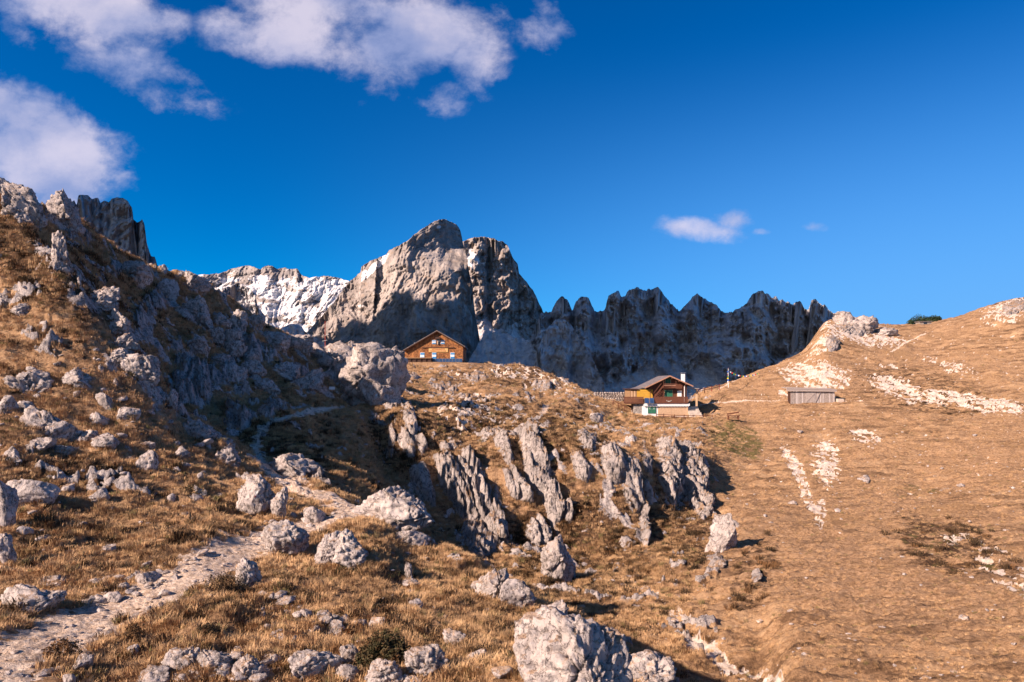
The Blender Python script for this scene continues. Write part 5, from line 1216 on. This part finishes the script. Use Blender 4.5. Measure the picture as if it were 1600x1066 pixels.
# dry stone wall left of the chalet, stone by stone
dwall = empty('dry_stone_wall', at(955, 629, 129)); tag(dwall, 'long grey dry stone wall between the terrace and the chalet', 'wall')
bx('wall_core', M['masonry'], dwall, (928-955)/F*129, (988-955)/F*129, .12, .55, -1.2, 1.75)
STW = [rock_mesh('wall_stone', 1200+k, (1, .7, .8), 1, cuts=9, rug=.06) for k in range(5)]
for me_ in STW: me_.materials.append(M['limestone'])
r = random.Random(9); z_ = -.3
while z_ < 1.75:
    x_ = (928-955)/F*129; h_ = r.uniform(.22, .34)
    while x_ < (988-955)/F*129:
        w_ = r.uniform(.28, .62); o = link('stone', r.choice(STW), None, dwall, (x_+w_/2, .08+r.uniform(-.04, .04), z_+h_/2)); o.scale = (w_*1.05, .5, h_*1.25); x_ += w_
    z_ += h_
# weathered shed below the white scree
ys_ = 122.0; ks = F/ys_
sh = empty('shed', at(1268, 628.5, ys_)); tag(sh, 'weathered grey plank shed below the pale scree', 'shed')
def xs_(u): return (u-1268)/ks
def zs_(v): return (628.5-v)/ks
bx('wall_frame', M['dark_wood'], sh, xs_(1238), xs_(1303), .06, 2.0, -.6, zs_(612))
r = random.Random(4); x_ = xs_(1235.5)
while x_ < xs_(1304):
    w_ = r.uniform(.20, .30); bx('plank', M['grey_wood' if r.random() < .6 else 'pale_grey_wood'], sh, x_, min(x_+w_-.06, xs_(1304.5)), r.uniform(-.03, 0), .05, -.3, zs_(611.5)+r.uniform(-.06, .04)); x_ += w_
MB().prism([(xs_(1228.5), zs_(611.2)), (xs_(1306), zs_(612.3)), (xs_(1306), zs_(609.2)), (xs_(1268), zs_(606.5)), (xs_(1228.5), zs_(604.6))], -.35, .0-.04).build('eave_board', M['grey_wood'], sh)
MB().poly([(xs_(1228), -.4, zs_(607.5)), (xs_(1306.5), -.4, zs_(609.5)), (xs_(1306.5), 2.2, zs_(608)), (xs_(1228), 2.2, zs_(606)), (xs_(1228), -.4, zs_(606.5)), (xs_(1306.5), -.4, zs_(608.5)), (xs_(1306.5), 2.2, zs_(607)), (xs_(1228), 2.2, zs_(605))], [(0, 1, 2, 3), (7, 6, 5, 4), (0, 4, 5, 1), (1, 5, 6, 2), (2, 6, 7, 3), (3, 7, 4, 0)]).build('roof', M['grey_wood'], sh)
dd = bx('door', M['grey_wood'], sh, xs_(1259), xs_(1273), -.09, -.034, -.1, zs_(614))
MB().bar((xs_(1260), -.12, .1), (xs_(1272), -.12, zs_(615)), .05, .12).build('brace', M['grey_wood'], dd)
MB().bar((xs_(1274), -.12, .0), (xs_(1281), -.12, zs_(613.5)), .05, .10).build('leaning_pole', M['grey_wood'], sh)
bo = bx('stone_block', plain('pale_block', (.6, .5, .42)), None, 0, 1, 0, 1, 0, 1); bo.location = at(1309, 629, 121.5); bo.scale = (1.1, .8, .65); tag(bo, 'pale square stone block at the right end of the shed', 'block')
# prayer flag pole
fp = at(1138, 601, 133); pole = empty('flag_pole', fp); tag(pole, 'thin pale pole holding a line of prayer flags on the ridge', 'pole')
MB().tube((0, 0, -.6), (0, 0, 25/F*133), .055, 8, .04).build('shaft', M['white_paint'], pole); MB().tube((0, 0, 25/F*133), (0, 0, 25/F*133+.1), .07, 8, .02).build('finial', M['red_metal'], pole)
bun = empty('prayer_flags', fp+Vector((0, 0, 2.9))); tag(bun, 'string of small coloured prayer flags sagging from the pole to the ridge', 'flags')
A_ = Vector((.05, 0, -.05)); e_ = at(1187, 582, 142)-bun.location; mbl = MB(); prev = None; n = 40
FL = ['flag_blue', 'flag_white', 'flag_red', 'flag_green', 'flag_yellow']
fmesh = []
for mm in FL:
    me = bpy.data.meshes.new('flag'); me.from_pydata([(-.12, 0, 0), (.12, 0, 0), (.13, .03, -.13), (.11, -.02, -.26), (-.13, -.03, -.25), (-.11, .02, -.12)], [], [(0, 1, 2, 5), (5, 2, 3, 4)]); me.materials.append(M[mm]); fmesh.append(me)
for k in range(n+1):
    f_ = k/n; p = A_.lerp(e_, f_)-Vector((0, 0, 1.1*4*f_*(1-f_)*(1-.35*f_)))
    if prev is not None:
        mbl.bar(prev, p, .025); 
        if k % 2: link('flag', fmesh[(k//2) % 5], None, bun, (prev+p)/2).rotation_euler = (0, 0, .3*math.sin(k*2.3))
    prev = p
mbl.build('cord', M['white_paint'], bun)
for k in range(7): link('flag', fmesh[k % 5], None, bun, Vector((-.12+.03*(k % 2), -.06, -.25-.33*k))).rotation_euler = (0, 0, .5*math.sin(k))
# radio mast behind the boulders
mp = at(508, 556, 130); mast = empty('radio_mast', mp); tag(mast, 'thin reddish lattice mast standing behind the broad cracked block', 'mast')
H_m = 54/F*130; mb_ = MB()
for (x_, y_) in ((-.12, 0), (.12, 0), (0, .2)): MB().tube((x_, y_, -1), (x_*.4, y_*.4, H_m), .035, 6).build('strut', M['red_metal'], mast)
for k in range(10): z_ = k*H_m/10; MB().bar((-.12+.007*k, 0, z_), (.12-.007*k, 0, z_+H_m/10), .03).build('brace', M['red_metal'], mast)
MB().tube((-.1, -.1, H_m*.58), (.75, -.1, H_m*.62), .03, 6).build('antenna_arm', M['white_paint'], mast); MB().tube((-.55, -.1, H_m*.42), (.4, -.1, H_m*.45), .03, 6).build('antenna_arm', M['white_paint'], mast)
# far white fence with posts beyond the saddle
pf = [at(u, v, 189) for u, v in ((1425, 507), (1433, 506.5), (1441, 506), (1450, 505.5))]
rail_fence(pf, 'pale rail fence in front of the dwarf pines on the saddle', M['white_paint'], .9, (.35, .8))
for (u, v, lab) in ((1446, 516, 'flat grey roofed hut sunk into the saddle slope'),):
    y_ = 178.0; x_ = (u-800)/F*y_; z_ = gz_at(x_, y_); h_ = empty('small_hut', (x_, y_, z_-.1)); tag(h_, lab, 'hut')
    bx('wall', M['masonry'], h_, -1.5, 1.5, 0, 1.8, -.3, .75); MB().prism([(-1.75, .75), (1.75, .8), (1.75, .95), (-1.75, .9)], -.3, 2).build('roof', M['roof_sheet'], h_); bx('opening', M['dark_glass'], h_, -.5, .4, -.04, -.003, .1, .6)
# trail signs
def on_ground(u, v): x, y, z = ray(u, v); return Vector((x, y, z))
p = on_ground(544, 624); sg_ = empty('trail_sign', p); tag(sg_, 'white trail signs on a short post below the broad cracked block', 'sign')
sc_ = p.y/F
MB().tube((0, 0, -.3), (0, 0, 13*sc_), .04, 6).build('post', M['grey_wood'], sg_)
for k, (a, b_, w_) in enumerate(((9.5, 13, 4.2), (5, 8.4, 3.6))): 
    s1_ = MB().prism([(-w_*sc_, a*sc_), (w_*.8*sc_, a*sc_), (w_*1.1*sc_, (a+b_)/2*sc_), (w_*.8*sc_, b_*sc_), (-w_*sc_, b_*sc_)], -.09, -.05).build('board', M['white_paint'], sg_)
    MB().box(w_*.5*sc_, w_*.75*sc_, -.10, -.092, a*sc_+.05, b_*sc_-.05).build('red_tip', M['red_paint'], s1_)
p = on_ground(519, 618); s2_ = empty('trail_sign', p); tag(s2_, 'small white trail board standing left of the double trail signs', 'sign')
MB().tube((0, 0, -.3), (0, 0, 8*sc_), .04, 6).build('post', M['grey_wood'], s2_); MB().box(-4*sc_, 4*sc_, -.09, -.05, 5*sc_, 9*sc_).build('board', M['white_paint'], s2_)


# paint on the rocks, following their surface
def paint(o, u0, u1, v0, v1, mat, name):
    me = o.data; n = len(me.vertices); co = np.empty(n*3, np.float32); me.vertices.foreach_get('co', co); co = co.reshape(-1, 3)
    nr = np.empty(n*3, np.float32); me.vertices.foreach_get('normal', nr); nr = nr.reshape(-1, 3)
    bpy.context.view_layer.update(); mw = np.array(o.matrix_world); P_ = co@mw[:3, :3].T+mw[:3, 3]; Nw = nr@mw[:3, :3].T
    pu, pv = proj(P_[:, 0], P_[:, 1], P_[:, 2]); ok = (pu > u0) & (pu < u1) & (pv > v0) & (pv < v1) & (Nw[:, 1] < -.1)
    if ok.sum() < 3: return
    fc = np.array([p.vertices[:] for p in me.polygons]); f = fc[ok[fc].all(1)]
    if not len(f): return
    used = np.unique(f); rem = np.zeros(n, int); rem[used] = np.arange(len(used))
    link(name, raw_mesh(bpy.data.meshes.new(name), co[used]+nr[used]*.02, rem[f]), M[mat], o)
b_ = BO['lower rounded block at the foot of the massive boulder with painted trail sign']
paint(b_, 573, 592, 614, 620, 'white_paint', 'painted_sign'); paint(b_, 579, 592, 620, 623.5, 'red_paint', 'painted_stripe')
b_ = BO['pale leaning rock with red and white trail mark beside the path']
paint(b_, 397, 404, 766, 774, 'white_paint', 'trail_mark'); paint(b_, 397, 404, 774, 779, 'red_paint', 'trail_mark')
